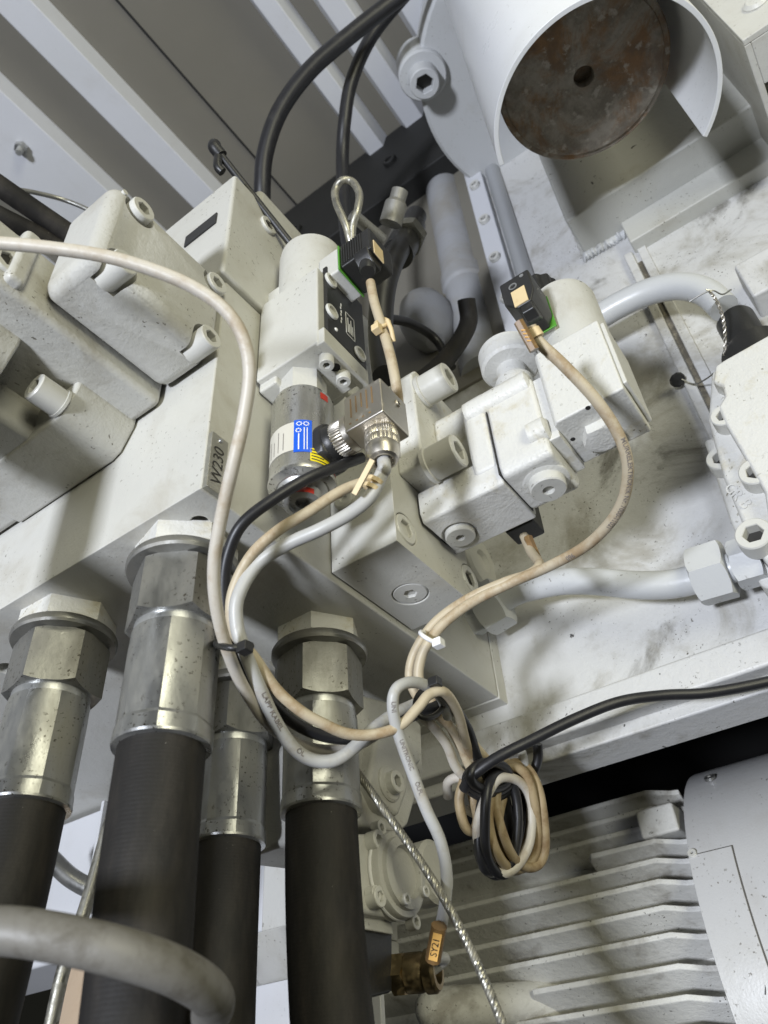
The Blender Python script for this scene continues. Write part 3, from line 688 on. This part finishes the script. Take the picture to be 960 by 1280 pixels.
# coil block and dome
SC = (.1620, -.1890)
coil = prism('coil_block', [(.1372, -.1660), (.1402, -.1635), (.1853, -.1635), (.1853, -.2130), (.1372, -.2130)], 'Z', .0575, .128, 'castw', v3, .0016, 2)
lathe('coil_dome', (.1640, -.1890, .11), (0, 0, 1), [(.0252, 0), (.0252, .080), (.0240, .085), (.018, .089), (0, .090)], 'paint', v3, 56)
box('spacer', (.1440, .1840), (-.1645, -.1565), (.052, .112), 'castw', v3, .001)
q = P(750, 540, 'Z', .0575)
hexnut(v3, (q.x, q.y, .0580), (0, 0, -1), .0125, .008, 'castw', 'bottom_hex_plug', .5, False, True)
for px in ((735, 510), (716, 549)):
    q2 = P(*px, 'Z', .0575); lathe('pin_hole', (q2.x, q2.y, .0577), (0, 0, -1), [(.0018, 0), (.0016, .0004), (0, .0004)], 'dark', v3, 12)
box('side_plate', (.1400, .1840), (-.2160, -.2128), (.064, .126), 'bolt', v3, .0012)
def kf(a, r, h): return 1 - .10 * (.5 - .5 * math.cos(10 * a)) if r > .009 else 1
lathe('adjuster_knob', (.1620, -.1760, .196), (0, 0, 1), [(.0135, 0), (.0155, .001), (.0155, .030), (.0135, .0320), (0, .0325)], 'black', v3, 80, kf)
# mushroom cap on the body
mc = P(637, 455, 'X', .165)
lathe('mushroom_cap', (.165, mc.y, mc.z - .040), (0, 0, 1), [(.0165, -.012), (.0165, .006), (.0150, .008), (.0150, .016), (.0135, .018), (.0115, .019), (.0115, .032), (.0205, .0335), (.0225, .0355), (.0228, .051), (.021, .0535), (0, .054)], 'castw', v3, 48)
# black plug on the coil dome
k2 = thing('solenoid_plug', 'black plug with tan marker on the white dome of the cast valve', 'plug', (.12, -.175, .12))
PX0 = .104
c1, c2_, c3 = P(624, 359, 'X', PX0), P(661, 332, 'X', PX0), P(664, 361, 'X', PX0)
y0, y1 = c1.y, (c2_.y + c3.y) / 2; zt_ = (c1.z + c2_.z) / 2; zb_ = zt_ - .034
box('plug_seat', (.1350, .1480), (y1 + .0015, y0 - .0015), (zb_ + .0015, zt_ - .0015), 'paint', k2, .0015)
box('gasket', (.1336, .1349), (y1 - .0006, y0 + .0006), (zb_ - .0004, zt_ + .0006), 'green', k2, .0004)
prism('plug_body', [(y0, zt_), (y1, zt_), (y1, zb_ + .010), (y1 + .004, zb_), (y0 - .008, zb_), (y0, zb_ + .010)], 'X', PX0, .1335, 'black', k2, .0014)
prism('cable_neck', [(PX0 + .0005, zb_ + .004), (PX0 + .002, zb_ - .006), (PX0 + .010, zb_ - .008), (PX0 + .018, zb_ - .002), (PX0 + .020, zb_ + .004)], 'Y', y1 + .004, y0 - .0095, 'black', k2, .0012)
ym = (y0 + y1) / 2
box('marker', (PX0 - .0008, PX0 + .0003), (ym - .006, ym + .0045), (zb_ + .001, zb_ + .018), 'tan', k2, .0002)
lathe('plug_screw', (PX0, ym + .002, zt_ - .010), (-1, 0, 0), [(.0032, -.0005), (.0032, .0004), (.0022, .0004), (.0020, -.0004), (0, -.0004)], 'zinc', k2, 20)
lathe('small_screw', (PX0, y1 + .0055, zt_ - .004), (-1, 0, 0), [(.0016, -.0005), (.0016, .0003), (0, .0003)], 'zinc', k2, 14)
for dy, dz in ((.004, .014), (.006, .0105), (.009, .013)): lathe('pin_mark', (PX0 + .006 + dy, y1 - .0001, zt_ - dz), (0, -1, 0), [(.0006, 0), (.0005, .0003), (0, .0003)], 'zinc', k2, 8)
dk = D(668, 420, .452)
c5 = [D(663, 408, .452), dk, D(678, 432, .45), D(705, 457, .448), D(745, 500, .447), D(774, 545, .45), D(785, 588, .456), D(774, 636, .47), (738, 678, .49), (690, 706, .51), (640, 728, .525), (590, 753, .53), (553, 781, .53), (530, 813, .528), (523, 845, .526), (533, 866, .524), (548, 885, .525)]
c5 = [p if isinstance(p, V) else D(*p) for p in c5]
cc5 = tube('cable', c5, .0035, 'cb2', k2, 10, 16)
text_tube('cable_text', 'MURRELEKTRONIK Nr. 7000-11021', .0040, 'inkg', cc5, .0035, (782, 605), 1.0, False, .35)
text_tube('cable_text', '960', .0042, 'inkg', cc5, .0035, (715, 694), 1.0, False, .2)
lathe('strap', D(664, 412, .452), (D(678, 432, .45) - D(663, 408, .452)), [(.0036, 0), (.0047, .0006), (.0049, .006), (.0036, .0066)], 'tan', k2, 20)
ta, tb = D(648, 402, .44), D(668, 438, .437)
bt = tube('brown_marker', [ta, ta.lerp(tb, .5), tb], .0029, 'brown', k2, 3, 6)
for s_ in (.3, .42, .54, .66): tube('marker_print', [ta.lerp(tb, s_) + (CAM - ta).normalized() * .0029 - WX * .0012, ta.lerp(tb, s_) + (CAM - ta).normalized() * .0029 + WX * .0012], .0004, 'oran', bt, 2, 5)

# third plug hidden under the valve, brown tag hanging
k3 = thing('solenoid_plug', 'black plug tucked in the gap below the cast valve', 'plug', D(655, 660, .62))
q = D(655, 655, .60)
box('plug_body', (q.x - .010, q.x + .012), (q.y - .011, q.y + .013), (q.z - .008, q.z + .024), 'black', k3, .002)
tube('brown_marker', [D(660, 672, .57), D(664, 682, .565), D(671, 698, .56)], .0034, 'brown', k3, 3, 6)
tube('cable', [D(655, 670, .58), D(664, 690, .56), D(674, 706, .53), D(660, 718, .524), D(630, 728, .528), D(586, 748, .535), D(545, 777, .536), D(520, 812, .534), D(512, 843, .532), D(520, 868, .53), D(538, 892, .532)], .0034, 'cb2', k3, 10, 16)

# pilot cap on the manifold side under the valve
pc = thing('pilot_cap', 'round pale pilot cap with dark slots on the manifold side behind the plugs', 'cap', (.25, -.01, .05))
q = P(607, 700, 'Y', -.012)
lathe('cap_body', (q.x, .004, q.z), (0, -1, 0), [(.028, 0), (.028, .010), (.026, .013), (.012, .014), (.010, .010), (0, .010)], 'paint', pc, 40)

# ------------------------------------------------------------------ pipes and right hand valve
XP = .318
tp = thing('steel_pipe', 'bent painted steel pipe running from the manifold to the cast corner valve', 'pipe', P(760, 729, 'X', XP))
tpts = [P(*p, 'X', XP) for p in ((600, 768), (640, 743), (672, 733), (705, 727), (745, 727), (790, 731), (830, 731), (865, 725), (905, 713), (940, 700))]
tube('pipe_body', tpts, .0112, 'tube', tp, 8, 28)
a1_ = (P(865, 725, 'X', XP) - P(905, 713, 'X', XP)).normalized()
hp = P(868, 723, 'X', XP)
hexnut(tp, hp, -a1_, .0235, .026, 'tube', 'union_nut', .3)
hexnut(tp, hp - a1_ * .029, -a1_, .0190, .020, 'tube', 'fitting_body', .1)
a2_ = (P(640, 743, 'X', XP) - P(600, 768, 'X', XP)).normalized()
h2_ = P(597, 770, 'X', XP)
hexnut(tp, h2_ + a2_ * .004, a2_, .0235, .024, 'tube', 'union_nut', .2)
hexnut(tp, h2_ - a2_ * .042, a2_, .0170, .045, 'tube', 'fitting_body', .4)
up_ = tube('steel_pipe', [P(*p, 'X', .305) for p in ((700, 420), (745, 398), (775, 381), (805, 367), (835, 359), (862, 359), (885, 367), (905, 385))], .0128, 'tube', None, 8, 26)
tag(up_, 'curved painted pipe arching from behind the cast valve to the black cap', 'pipe')

rv = thing('corner_valve', 'white cast valve at the right edge with embossed flange and cap screws', 'valve', (.31, -.30, .05))
RXF = .285
def RP(px, x=RXF): q = P(*px, 'X', x); return (q.y, q.z)
pts = [RP(p) for p in ((893, 457), (905, 449), (960, 418), (1010, 400), (1060, 640), (960, 650), (955, 615), (925, 562), (905, 528), (897, 508), (905, 495), (902, 482), (890, 478))]
prism('front_casting', pts, 'X', RXF, .335, 'castw', rv, .003, 3, 30)
pts2 = [RP(p, .318) for p in ((897, 480), (918, 470), (940, 560), (985, 640), (1010, 720), (975, 730), (945, 690), (912, 610), (893, 540))]
prism('flange_casting', pts2, 'X', .300, .345, 'castw', rv, .004, 3, 30)
pts3 = [RP(p, .330) for p in ((885, 560), (925, 545), (990, 700), (1000, 760), (955, 740), (918, 660))]
prism('foot_flange', pts3, 'X', .318, .352, 'castw', rv, .003, 3, 30)
for px, x, r_ in (((905, 520), .300, .0100), ((901, 573), .318, .0110), ((944, 590), .300, .0115), ((942, 668), .300, .0125)):
    q = P(*px, 'X', x - .012); bolt(rv, (x + .002, q.y, q.z), (-1, 0, 0), r_, .016, 'bolt', hx=.58)
q = P(912, 615, 'X', .3175)
text('embossed_text', 'GR B', .012, 'castw', rv, P(922, 620, 'X', .2995), (0, -.25, -.97), (0, -.97, .25), .0003, .0002)
cpx = P(921, 425, 'X', .315)
cp = thing('pressure_adjuster', 'black stepped plastic cap on the right valve with a sealing wire', 'cap', cpx)
lathe('cap_body', (.325, -.297, .185), (0, 0, 1), [(.026, 0), (.026, .030), (.024, .032), (.0175, .033), (.0175, .036), (.0165, .037), (.0165, .072), (.0150, .075), (0, .0755)], 'black', cp, 44)
lathe('wear_band', (.325, -.297, .2185), (0, 0, 1), [(.0178, 0), (.0178, .003)], 'tan', cp, 40)
wr = thing('sealing_wire', 'twisted thin sealing wire hanging from the black cap', 'wire', D(905, 400, .70))
for ph in (0, PI):
    base_ = smooth([D(884, 362, .655), D(893, 372, .655), D(902, 392, .66), D(906, 415, .665), D(906, 445, .67)], 14)
    pth = [p + (WX * math.cos(i * .8 + ph) + WD * .4 * math.sin(i * .8 + ph)) * .0011 for i, p in enumerate(base_)]
    tube('wire_strand', pth, .0007, 'nickel', wr, 1, 6, raw=True)
tube('wire_strand', [D(862, 377, .66), D(875, 369, .655), D(890, 363, .652), D(903, 368, .655), D(914, 362, .66)], .0007, 'zincn', wr, 6, 6)
ls = thing('lead_seal', 'small dark lead seal on a wire beside the wall seam', 'seal', D(848, 472, .72))
lathe('seal_disc', D(846, 474, .735), -WF + WD * .5, [(.005, 0), (.0075, .002), (.0065, .0045), (0, .006)], 'black', ls, 10)
tube('wire_strand', [D(852, 474, .725), D(868, 480, .72), D(882, 474, .70), D(893, 466, .68)], .0007, 'zincn', ls, 6, 6)

# ------------------------------------------------------------------ lower valve hanging under the manifold
lv = thing('lower_valve', 'beige cast valve hanging under the manifold behind the hose with a round flange cover', 'valve', (.25, .09, -.22))
YL = .05
def LP(px, y=YL): q = P(*px, 'Y', y); return (q.x, q.z)
prism('upper_casting', [LP(p) for p in ((430, 905), (455, 868), (500, 880), (528, 905), (530, 965), (512, 1030), (500, 1042), (440, 1030))], 'Y', YL, .16, 'cast', lv, .004, 3, 30)
prism('lug_casting', [LP(p, .04) for p in ((470, 925), (490, 905), (508, 930), (512, 985), (500, 1020), (478, 1010), (462, 975))], 'Y', .040, .06, 'cast', lv, .004, 3, 30)
prism('corner_lug', [LP(p, .042) for p in ((500, 905), (526, 930), (527, 952), (515, 962), (505, 940))], 'Y', .042, .06, 'cast', lv, .003, 3, 30)
q = P(486, 980, 'Y', .040); lathe('screw_pocket', q, (0, -1, 0), [(.0125, -.002), (.0125, .001), (.011, .002)], 'cast', lv, 32)
bolt(lv, q + V((0, -.001, 0)), (0, -1, 0), .0078, .007, 'bolt')
prism('cover_plate', [LP(p, .045) for p in ((440, 1042), (478, 1040), (515, 1056), (524, 1130), (492, 1148), (442, 1140))], 'Y', .045, .10, 'cast', lv, .003, 2, 30)
q = P(500, 1092, 'Y', .038)
lathe('flange_cover', (q.x, .046, q.z), (0, -1, 0), [(.0265, -.002), (.0265, .008), (.0258, .0095), (.0225, .010), (.0220, .013), (.0165, .0142), (.0155, .010), (0, .0095)], 'cast', lv, 56)
lathe('gasket_ring', (q.x, .0440, q.z), (0, -1, 0), [(.0268, 0), (.0272, .0012), (.0268, .0024)], 'white', lv, 56)
for a in (20, 110, 200, 290):
    a_ = math.radians(a + 12); bolt(lv, (q.x + .0305 * math.cos(a_), .0445, q.z + .0305 * math.sin(a_)), (0, -1, 0), .0048, .006, 'bolt')
for a in (250, 330):
    a_ = math.radians(a); bolt(lv, (q.x + .019 * math.cos(a_), .0330, q.z + .019 * math.sin(a_)), (0, -1, 0), .0036, .004, 'bolt')
for px in ((462, 1053), (463, 1124)):
    q2 = P(*px, 'Y', .045); bolt(lv, q2, (0, -1, 0), .0062, .008, 'bolt')
q3 = P(560, 1085, 'Y', .03)
lathe('end_disc', (q3.x, .055, q3.z), (0, -1, 0), [(.020, 0), (.0215, .002), (.0215, .014), (.019, .017), (0, .018)], 'cast', lv, 40)
prism('plug_seat', [LP(p, .052) for p in ((443, 1138), (490, 1150), (492, 1168), (446, 1160))], 'Y', .052, .085, 'cast', lv, .001)
lp = thing('solenoid_plug', 'black square plug with a dirty brass gland under the lower valve', 'plug', (.22, .06, -.24))
prism('plug_body', [LP(p, .055) for p in ((446, 1160), (491, 1166), (491, 1240), (455, 1250))], 'Y', .055, .085, 'black', lp, .0018)
ga = P(493, 1218, 'Y', .06); gdir = V((.25, -1, -.05)).normalized()
hexnut(lp, ga, gdir, .0130, .009, 'brass', 'gland_hex', .2)
lathe('gland_body', ga + gdir * .0085, gdir, [(.0105, 0), (.0115, .001), (.0115, .010), (.0100, .013), (.0125, .0135), (.0125, .019), (.0105, .021), (.0075, .021), (.007, .015)], 'brass', lp, 36)
ge = ga + gdir * .024
c7 = [ge, ge + gdir * .010 + V((0, 0, .006)), D(540, 1195, .47), D(548, 1170, .468), D(556, 1130, .468), D(558, 1090, .468), D(550, 1050, .468), D(533, 1012, .468), D(515, 965, .47), D(499, 920, .47), D(491, 885, .468), D(495, 862, .47), D(512, 853, .478), D(533, 857, .49), D(552, 872, .50), D(560, 895, .515)]
cc7 = tube('cable', c7, .0036, 'cgrey', lp, 10, 18)
text_tube('cable_text', 'UNITRONIC', .0036, 'inkg', cc7, .0036, (505, 940), 1.0, True, .1)
text_tube('cable_text', 'ÖLFL', .0036, 'inkg', cc7, .0036, (513, 987), 1.0, True, .1)
text_tube('cable_text', 'UNI', .0036, 'inkg', cc7, .0036, (493, 882), 1.0, True, .1)
mk_a, mk_b = D(541, 1200, .461), D(549, 1157, .459)
sm = tube('marker_sleeve', [mk_a, mk_a.lerp(mk_b, .5), mk_b], .0048, 'brown', lp, 6, 10)
sd = (mk_b - mk_a).normalized(); sn_ = (CAM - mk_a); sn_ = (sn_ - sd * sn_.dot(sd)).normalized(); su = sd.cross(sn_).normalized()
mm = mk_a.lerp(mk_b, .52) + sn_ * .0049
def quad(name, c, u, v, a, b, mat, parent): return mk(name, [c - u * a - v * b, c + u * a - v * b, c + u * a + v * b, c - u * a + v * b], [(0, 1, 2, 3)], mat, parent)
quad('marker_plate', mm, sd, su, .0085, .0026, 'oran', sm)
text('marker_text', 'SY21', .0056, 'ink', sm, mm, sd, sn_.cross(sd), 0, .0003)

# wire rope
rb = smooth([D(436, 950, .52), D(470, 998, .50), D(510, 1054, .48), D(550, 1115, .46), D(585, 1180, .445), D(612, 1240, .43), D(640, 1310, .415)], 44)
rp = thing('wire_rope', 'taut twisted steel wire rope running down past the lower valve', 'wire rope', rb[-1])
for k in range(6):
    pth = []
    for i, c in enumerate(rb):
        t = (rb[min(i + 1, len(rb) - 1)] - rb[max(0, i - 1)]).normalized(); _, u, v_ = frame(t)
        a = i * .42 + k * PI / 3; pth.append(c + (u * math.cos(a) + v_ * math.sin(a)) * .00165)
    tube('strand', pth, .00105, 'rope', rp, 1, 7, raw=True)

# ------------------------------------------------------------------ finned motor with fan cowl
MX, MZ, MR = .75, -.176, .20
yc = -.056
mo = thing('electric_motor', 'big finned electric motor with a smooth sheet metal fan cowl', 'motor', (MX, .1, MZ - MR))
lathe('stator_frame', (MX, .55, MZ), (0, -1, 0), [(.155, 0), (.158, .01), (.158, .62)], 'fin', mo, 64)
cow = lathe('fan_cowl', (MX, yc, MZ), (0, -1, 0), [(.198, .0), (.2005, .0008), (.201, .004), (.201, .32), (.17, .36), (0, .36)], 'cowl', mo, 120)
ftips = [(845, 976), (845, 998), (845, 1019), (845, 1040), (848, 1064), (850, 1091), (856, 1124), (862, 1158), (868, 1198), (876, 1238), (884, 1280), (890, 1325)]
for i, px in enumerate(ftips):
    x = MX - .19
    for _ in range(4):
        z = P(*px, 'X', x).z; x = MX - math.sqrt(max(.02, .194 ** 2 - (z - MZ) ** 2))
    x = max(x, MX - .19); xb = MX - math.sqrt(max(.004, .157 ** 2 - (z - MZ) ** 2)) + .006 if abs(z - MZ) < .156 else MX
    yl0 = [.42, .42, .42, .05, .40, .42, .42, .42, .125, .20, .23, .25][i]
    pts = [(xb, yc + .004), (x + .010, yc + .004), (x + .0085, yc + .012), (x, yc + .034), (x - .001, yl0 - .004), (x + .004, yl0), (xb, yl0)]
    tn = .50; n_ = len(pts)
    vv = [(p[0], p[1], z - (p[0] - x) * tn) for p in pts] + [(p[0], p[1], z - .0050 - (p[0] - x) * tn) for p in pts]
    mk('fin', vv, [tuple(range(n_)), tuple(range(2 * n_ - 1, n_ - 1, -1))] + [(k, (k + 1) % n_, n_ + (k + 1) % n_, n_ + k) for k in range(n_)], 'fin', mo, .0012, 2)
q = P(835, 1022, 'X', MX - .17)
box('terminal_lug', (MX - .165, MX - .10), (yc + .006, yc + .045), (q.z - .012, q.z + .016), 'fin', mo, .003)
# removable cowl panel: a curved sheet laid on the cowl
def cyl_patch(name, y0, y1, z0, z1, r, mat, parent, n=18):
    v, f = [], []
    for i in range(n + 1):
        z = z0 + (z1 - z0) * i / n; x = MX - math.sqrt(r * r - (z - MZ) ** 2)
        for y, rr in ((y0, 0), (y1, 0), (y1, .0012), (y0, .0012)): v.append((x + rr, y, z))
    for i in range(n):
        for k in range(4): f.append((i * 4 + k, i * 4 + (k + 1) % 4, (i + 1) * 4 + (k + 1) % 4, (i + 1) * 4 + k))
    f += [(0, 1, 2, 3), tuple(n * 4 + k for k in (3, 2, 1, 0))]
    return mk(name, v, f, mat, parent, .0003, 1)
q = P(870, 1065, 'X', MX - .195)
cyl_patch('panel_gap', q.y - .0312, yc - .0008, -.33, q.z + .0012, .20165, 'seam', mo)
pn = cyl_patch('cowl_panel', q.y - .030, yc - .0008, -.33, q.z, .2030, 'cowl', mo)
def cowl_pt(px):
    x = MX - .2
    for _ in range(5):
        p = P(*px, 'X', x); x = MX - math.sqrt(max(.001, .2015 ** 2 - (p.z - MZ) ** 2))
    return P(*px, 'X', x), V((x - MX, 0, P(*px, 'X', x).z - MZ)).normalized()
for px, r_, m_ in (((888, 974), .0058, 'zincn'), ((866, 1068), .0042, 'bolt')):
    p, n_ = cowl_pt(px); bolt(mo, p, n_, r_, .003, m_, 'cowl_screw', hx=.4, deep=.8)
p, n_ = cowl_pt((953, 1229)); tube('scratch', [p + n_ * .0004 + V((0, 0, .008)), p + n_ * .0006 + V((0, -.002, 0)), p + n_ * .0004 + V((0, .0005, -.008))], .0006, 'ink', mo, 4, 5)
mt_ = lathe('lifting_foot', P(530, 1262, 'X', .50), V((.75, -.66, .02)), [(0, -.008), (.008, -.0065), (.014, -.002), (.0175, .005), (.0185, .014), (.0185, .15)], 'fin', mo, 36)
box('frame_pad', (.57, .64), (.11, .165), (-.335, -.20), 'fin', mo, .006)

# ------------------------------------------------------------------ cables
cable([(-40, 300, .40), (0, 304, .40), (55, 309, .40), (130, 320, .40), (190, 337, .40), (240, 358, .40), (280, 386, .40), (303, 420, .40), (312, 465, .40), (305, 522, .40), (293, 575, .40), (279, 635, .405), (268, 700, .41), (270, 755, .415), (284, 812, .425), (306, 862, .44), (336, 905, .46), (372, 930, .475), (412, 938, .485), (450, 930, .495), (490, 905, .51), (525, 885, .52)], .0035, 'cb1', 'pale beige cable arching past the valve cap and down beside the front hose', n=12)
cable([(452, 572, .50), (425, 582, .485), (385, 598, .47), (340, 625, .46), (303, 655, .455), (286, 690, .455), (280, 730, .455), (285, 780, .455), (300, 822, .455), (330, 868, .46), (365, 902, .468), (405, 920, .476), (450, 922, .486), (500, 902, .50), (540, 885, .515), (562, 880, .525), (584, 910, .54), (598, 950, .55), (618, 985, .555)], .0036, 'blackc', 'black cable slipping behind the beige ones below the pressure sensor', n=12)
cable([(470, 598, .475), (430, 612, .462), (385, 640, .452), (345, 665, .45), (312, 697, .45), (290, 745, .45), (293, 790, .447), (318, 822, .447), (345, 861, .45), (375, 888, .452), (403, 904, .455), (434, 917, .46), (468, 918, .465), (500, 907, .47), (522, 885, .475), (537, 868, .482), (556, 866, .49), (573, 893, .515), (585, 935, .545), (605, 968, .562), (628, 985, .57)], .0033, 'cb2', 'tan cable dipping in front of the ferrule of the hose beside the lower valve', n=12)
for i, (pts, m, lab) in enumerate((
    ([(515, 885, .52), (538, 905, .53), (558, 930, .54), (572, 962, .55), (600, 985, .555)], 'cb1', 'beige cable end dropping out of the black tie into the coil'),
    ([(540, 888, .53), (560, 905, .54), (577, 935, .548), (590, 962, .553), (612, 980, .556)], 'cb2', 'tan cable end running beside the black one into the coil'),
    ([(575, 905, .55), (592, 930, .556), (610, 952, .56), (625, 975, .562)], 'cb2', 'short tan cable peeking out under the black cable tie'))):
    cable(pts, .0034, m, lab, n=8)
cable([(580, 986, .535), (590, 970, .53), (620, 948, .53), (665, 925, .535), (720, 898, .54), (775, 877, .545), (830, 869, .55), (885, 866, .55), (960, 852, .55), (1040, 830, .55)], .0038, 'blackc', 'stiff black cable running out of the coil along the wall lip', n=12)
# coil of spare cable
cl = thing('cable_coil', 'hanging coil of spare beige and black cable below the wall lip', 'cable coil', D(635, 1100, .56))
loops = [(652, 1020, 30, 66, .560, 'cb3', 9), (642, 1024, 31, 64, .556, 'cb3', 2), (632, 1030, 33, 60, .550, 'cb1', -2), (624, 1031, 27, 62, .562, 'blackc', -5), (617, 1034, 19, 58, .553, 'blackc', -3), (634, 1020, 24, 68, .570, 'cb3', 6), (626, 1028, 22, 64, .546, 'blackc', 1), (645, 1030, 22, 60, .566, 'cb3', -4)]
for cx, cy, rx, ry, d, m, tl in loops:
    pts = []; ph = random.random() * 6
    for k in range(16):
        a = 2 * PI * k / 16; j_ = 1 + .07 * math.sin(2 * a + ph) + .05 * math.sin(3 * a + 2 * ph); x_, y_ = rx * j_ * math.cos(a), ry * math.sin(a) * (1 + .03 * math.sin(3 * a + ph)); t = math.radians(-tl)
        pts.append(D(cx + x_ * math.cos(t) - y_ * math.sin(t), cy + x_ * math.sin(t) + y_ * math.cos(t), d + .014 * math.cos(a + .4) + .004 * math.sin(2 * a + ph)))
    tube('loop', pts, .0035, m, cl, 5, 12, True)
tube('loop', [D(*p) for p in ((580, 975, .55), (574, 1000, .548), (580, 1030, .545), (590, 1039, .545), (597, 1025, .548), (592, 1000, .556), (586, 980, .56))], .0035, 'cb3', cl, 6, 12)
tube('loop', [D(*p) for p in ((584, 1012, .56), (600, 1018, .552), (606, 1004, .55), (596, 985, .555), (576, 972, .565), (560, 978, .57), (560, 996, .575))], .0035, 'cb1', cl, 6, 12)
for k in range(3):
    pts = [D(612 + (24 + 2.5 * k) * math.cos(a), 970 + (17 + 2 * k) * math.sin(a) + 3 * k, .543 + .015 * math.cos(a) + .004 * k) for a in [2 * PI * j / 12 for j in range(12)]]
    tube('wrap_turn', pts, .0034, 'blackc', cl, 5, 12, True)
cable([(652, 940, .57), (655, 958, .572), (648, 985, .575), (640, 1005, .575)], .0034, 'cgrey', 'grey cable stub rising from the coil behind the wall lip')
cable([(672, 930, .58), (672, 950, .58), (664, 972, .58), (655, 995, .58)], .0036, 'blackc', 'black cable stub rising from the coil behind the wall lip')
# ties
def ring_tie(name, lab, px, d, rx, ry, tilt, m, head, dd=.010, r=.0019):
    t = thing(name, lab, 'cable tie', D(*px, d)); tl = math.radians(tilt)
    pts = []
    for k in range(16):
        a = 2 * PI * k / 16; x_, y_ = rx * math.cos(a), ry * math.sin(a)
        pts.append(D(px[0] + x_ * math.cos(tl) - y_ * math.sin(tl), px[1] + x_ * math.sin(tl) + y_ * math.cos(tl), d - dd * math.sin(a)))
    tube('strap', pts, r, m, t, 5, 8, True)
    q = D(px[0] + head[0], px[1] + head[1], d - dd)
    box('tie_head', (q.x - .0034, q.x + .0034), (q.y - .0034, q.y + .0034), (q.z - .003, q.z + .003), m, t, .0008)
    return t
ring_tie('cable_tie', 'black cable tie holding the cables together beside the front hose nut', (292, 806), .434, 22, 4, 4, 'black', (14, 4), .020)
ring_tie('cable_tie', 'black cable tie around the bundle just under the manifold edge', (538, 877), .50, 17, 22, 35, 'black', (6, -24), .014)
ring_tie('cable_tie', 'white cable tie round the two tan cables on the manifold edge', (538, 797), .526, 14, 3, 28, 'white', (10, 7), .010, .0016)

# roof cables
cable([(540, -40, .95), (500, -5, .95), (445, 38, .95), (390, 85, .95), (352, 135, .95), (333, 185, .95), (328, 230, .95), (330, 300, .95), (345, 380, .9)], .0104, 'blackc', 'thick black hose curving down from the roof, the outer of two', 'hose', 10, 'hose')
cable([(540, -45, 1.0), (505, -5, 1.0), (465, 45, 1.0), (440, 100, 1.0), (431, 150, 1.0), (428, 205, 1.0), (432, 280, .95), (445, 360, .9)], .0085, 'blackc', 'thinner black hose curving down from the roof, the inner of two', 'hose', 10, 'hose')
cable([(-40, 205, .75), (0, 233, .76), (45, 264, .78), (95, 298, .80), (140, 330, .82)], .0105, 'rubber', 'thick black hose entering above the valve body, the upper of two', 'hose', 6, 'hose')
cable([(-40, 248, .75), (0, 270, .76), (40, 290, .78), (80, 312, .80), (110, 335, .8)], .0095, 'rubber', 'thick black hose entering above the valve body, the lower of two', 'hose', 6, 'hose')
cable([(10, 236, .82), (40, 240, .84), (80, 250, .86), (115, 265, .86), (150, 290, .86)], .0025, 'zincn', 'thin grey wire arching above the valve body', 'wire', 8, 'wire')
sb_ = thing('roof_bolt', 'small steel bolt end sticking out of the pale roof rib', 'bolt', P(27, 184, 'Z', ZC - .03))
lathe('bolt_shank', P(27, 184, 'Z', ZC - .028), (0, 0, -1), [(.006, 0), (.006, .018), (.005, .02), (0, .02)], 'zinc', sb_, 16)
hexnut(sb_, P(27, 184, 'Z', ZC - .029), (0, 0, -1), .011, .008, 'zinc', 'nut')

# ------------------------------------------------------------------ lower left: conduit, back panels
cd_pts = [(-160, 1190, .29), (-80, 1168, .285), (0, 1163, .282), (70, 1172, .280), (150, 1190, .280), (215, 1212, .287), (256, 1236, .300), (268, 1256, .318), (255, 1276, .335), (215, 1300, .36), (150, 1330, .40)]
co = tube('conduit', [D(*p) for p in cd_pts], .0082, 'pipe', None, 10, 28)
tag(co, 'bent grey plastic conduit crossing in front of the hoses', 'conduit')
q = P(143, 1000, 'X', .27)
bp = thing('back_panel', 'bright white sheet panel behind the two front hoses with a folded edge', 'panel', (.27, q.y + .2, -.5))
box('panel_sheet', (.270, .274), (q.y, q.y + .5), (-.115, -.004), 'panelw', bp, .001)
box('folded_edge', (.255, .2745), (q.y - .004, q.y), (-.115, -.004), 'panelw', bp, .001)
box('panel_foot', (.230, .30), (q.y - .06, q.y + .5), (-.150, -.118), 'panelw', bp, .004)
q = P(328, 1168, 'X', .33)
bx = thing('filter_box', 'tall beige box standing between the two rear hoses with a slanted foot', 'box', (.36, q.y - .02, q.z))
box('box_body', (.33, .45), (q.y - .06, q.y + .002), (q.z, .0), 'paint', bx, .002)
box('side_sheet', (.335, .45), (q.y + .003, q.y + .016), (q.z, .0), 'panelw', bx, .001)
prism('slanted_foot', [(.32, q.z - .0005), (.45, q.z - .0005), (.45, q.z - .03), (.36, q.z - .03)], 'Y', q.y - .06, q.y + .03, 'paint', bx, .001)
box('base_panel', (.36, .366), (q.y - .10, q.y + .16), (-.45, q.z - .031), 'panelw', bx, .001)
q = P(100, 1235, 'X', .2)
cr = thing('cardboard_box', 'plain tan cardboard box low behind the front hoses', 'cardboard box', (.25, q.y, -.4))
box('carton', (.20, .32), (q.y - .028, q.y + .03), (-.42, q.z + .045), plain('cardboard', (.42, .32, .22), .8, 0, .2, 120, .4, (.30, .21, .13), 30), cr, .002)
cable([(156, 950, .62), (145, 1000, .60), (128, 1060, .58), (105, 1140, .55), (80, 1210, .53), (62, 1290, .51)], .0048, 'rope', 'dull brown rope hanging slack behind the corner hose', 'rope', 8, 'rope')
cable([(60, 1070, .72), (90, 1098, .72), (125, 1115, .72), (165, 1122, .72)], .0085, 'zincn', 'curved grey pipe seen between the two front hoses', 'pipe', 8, 'pipe')
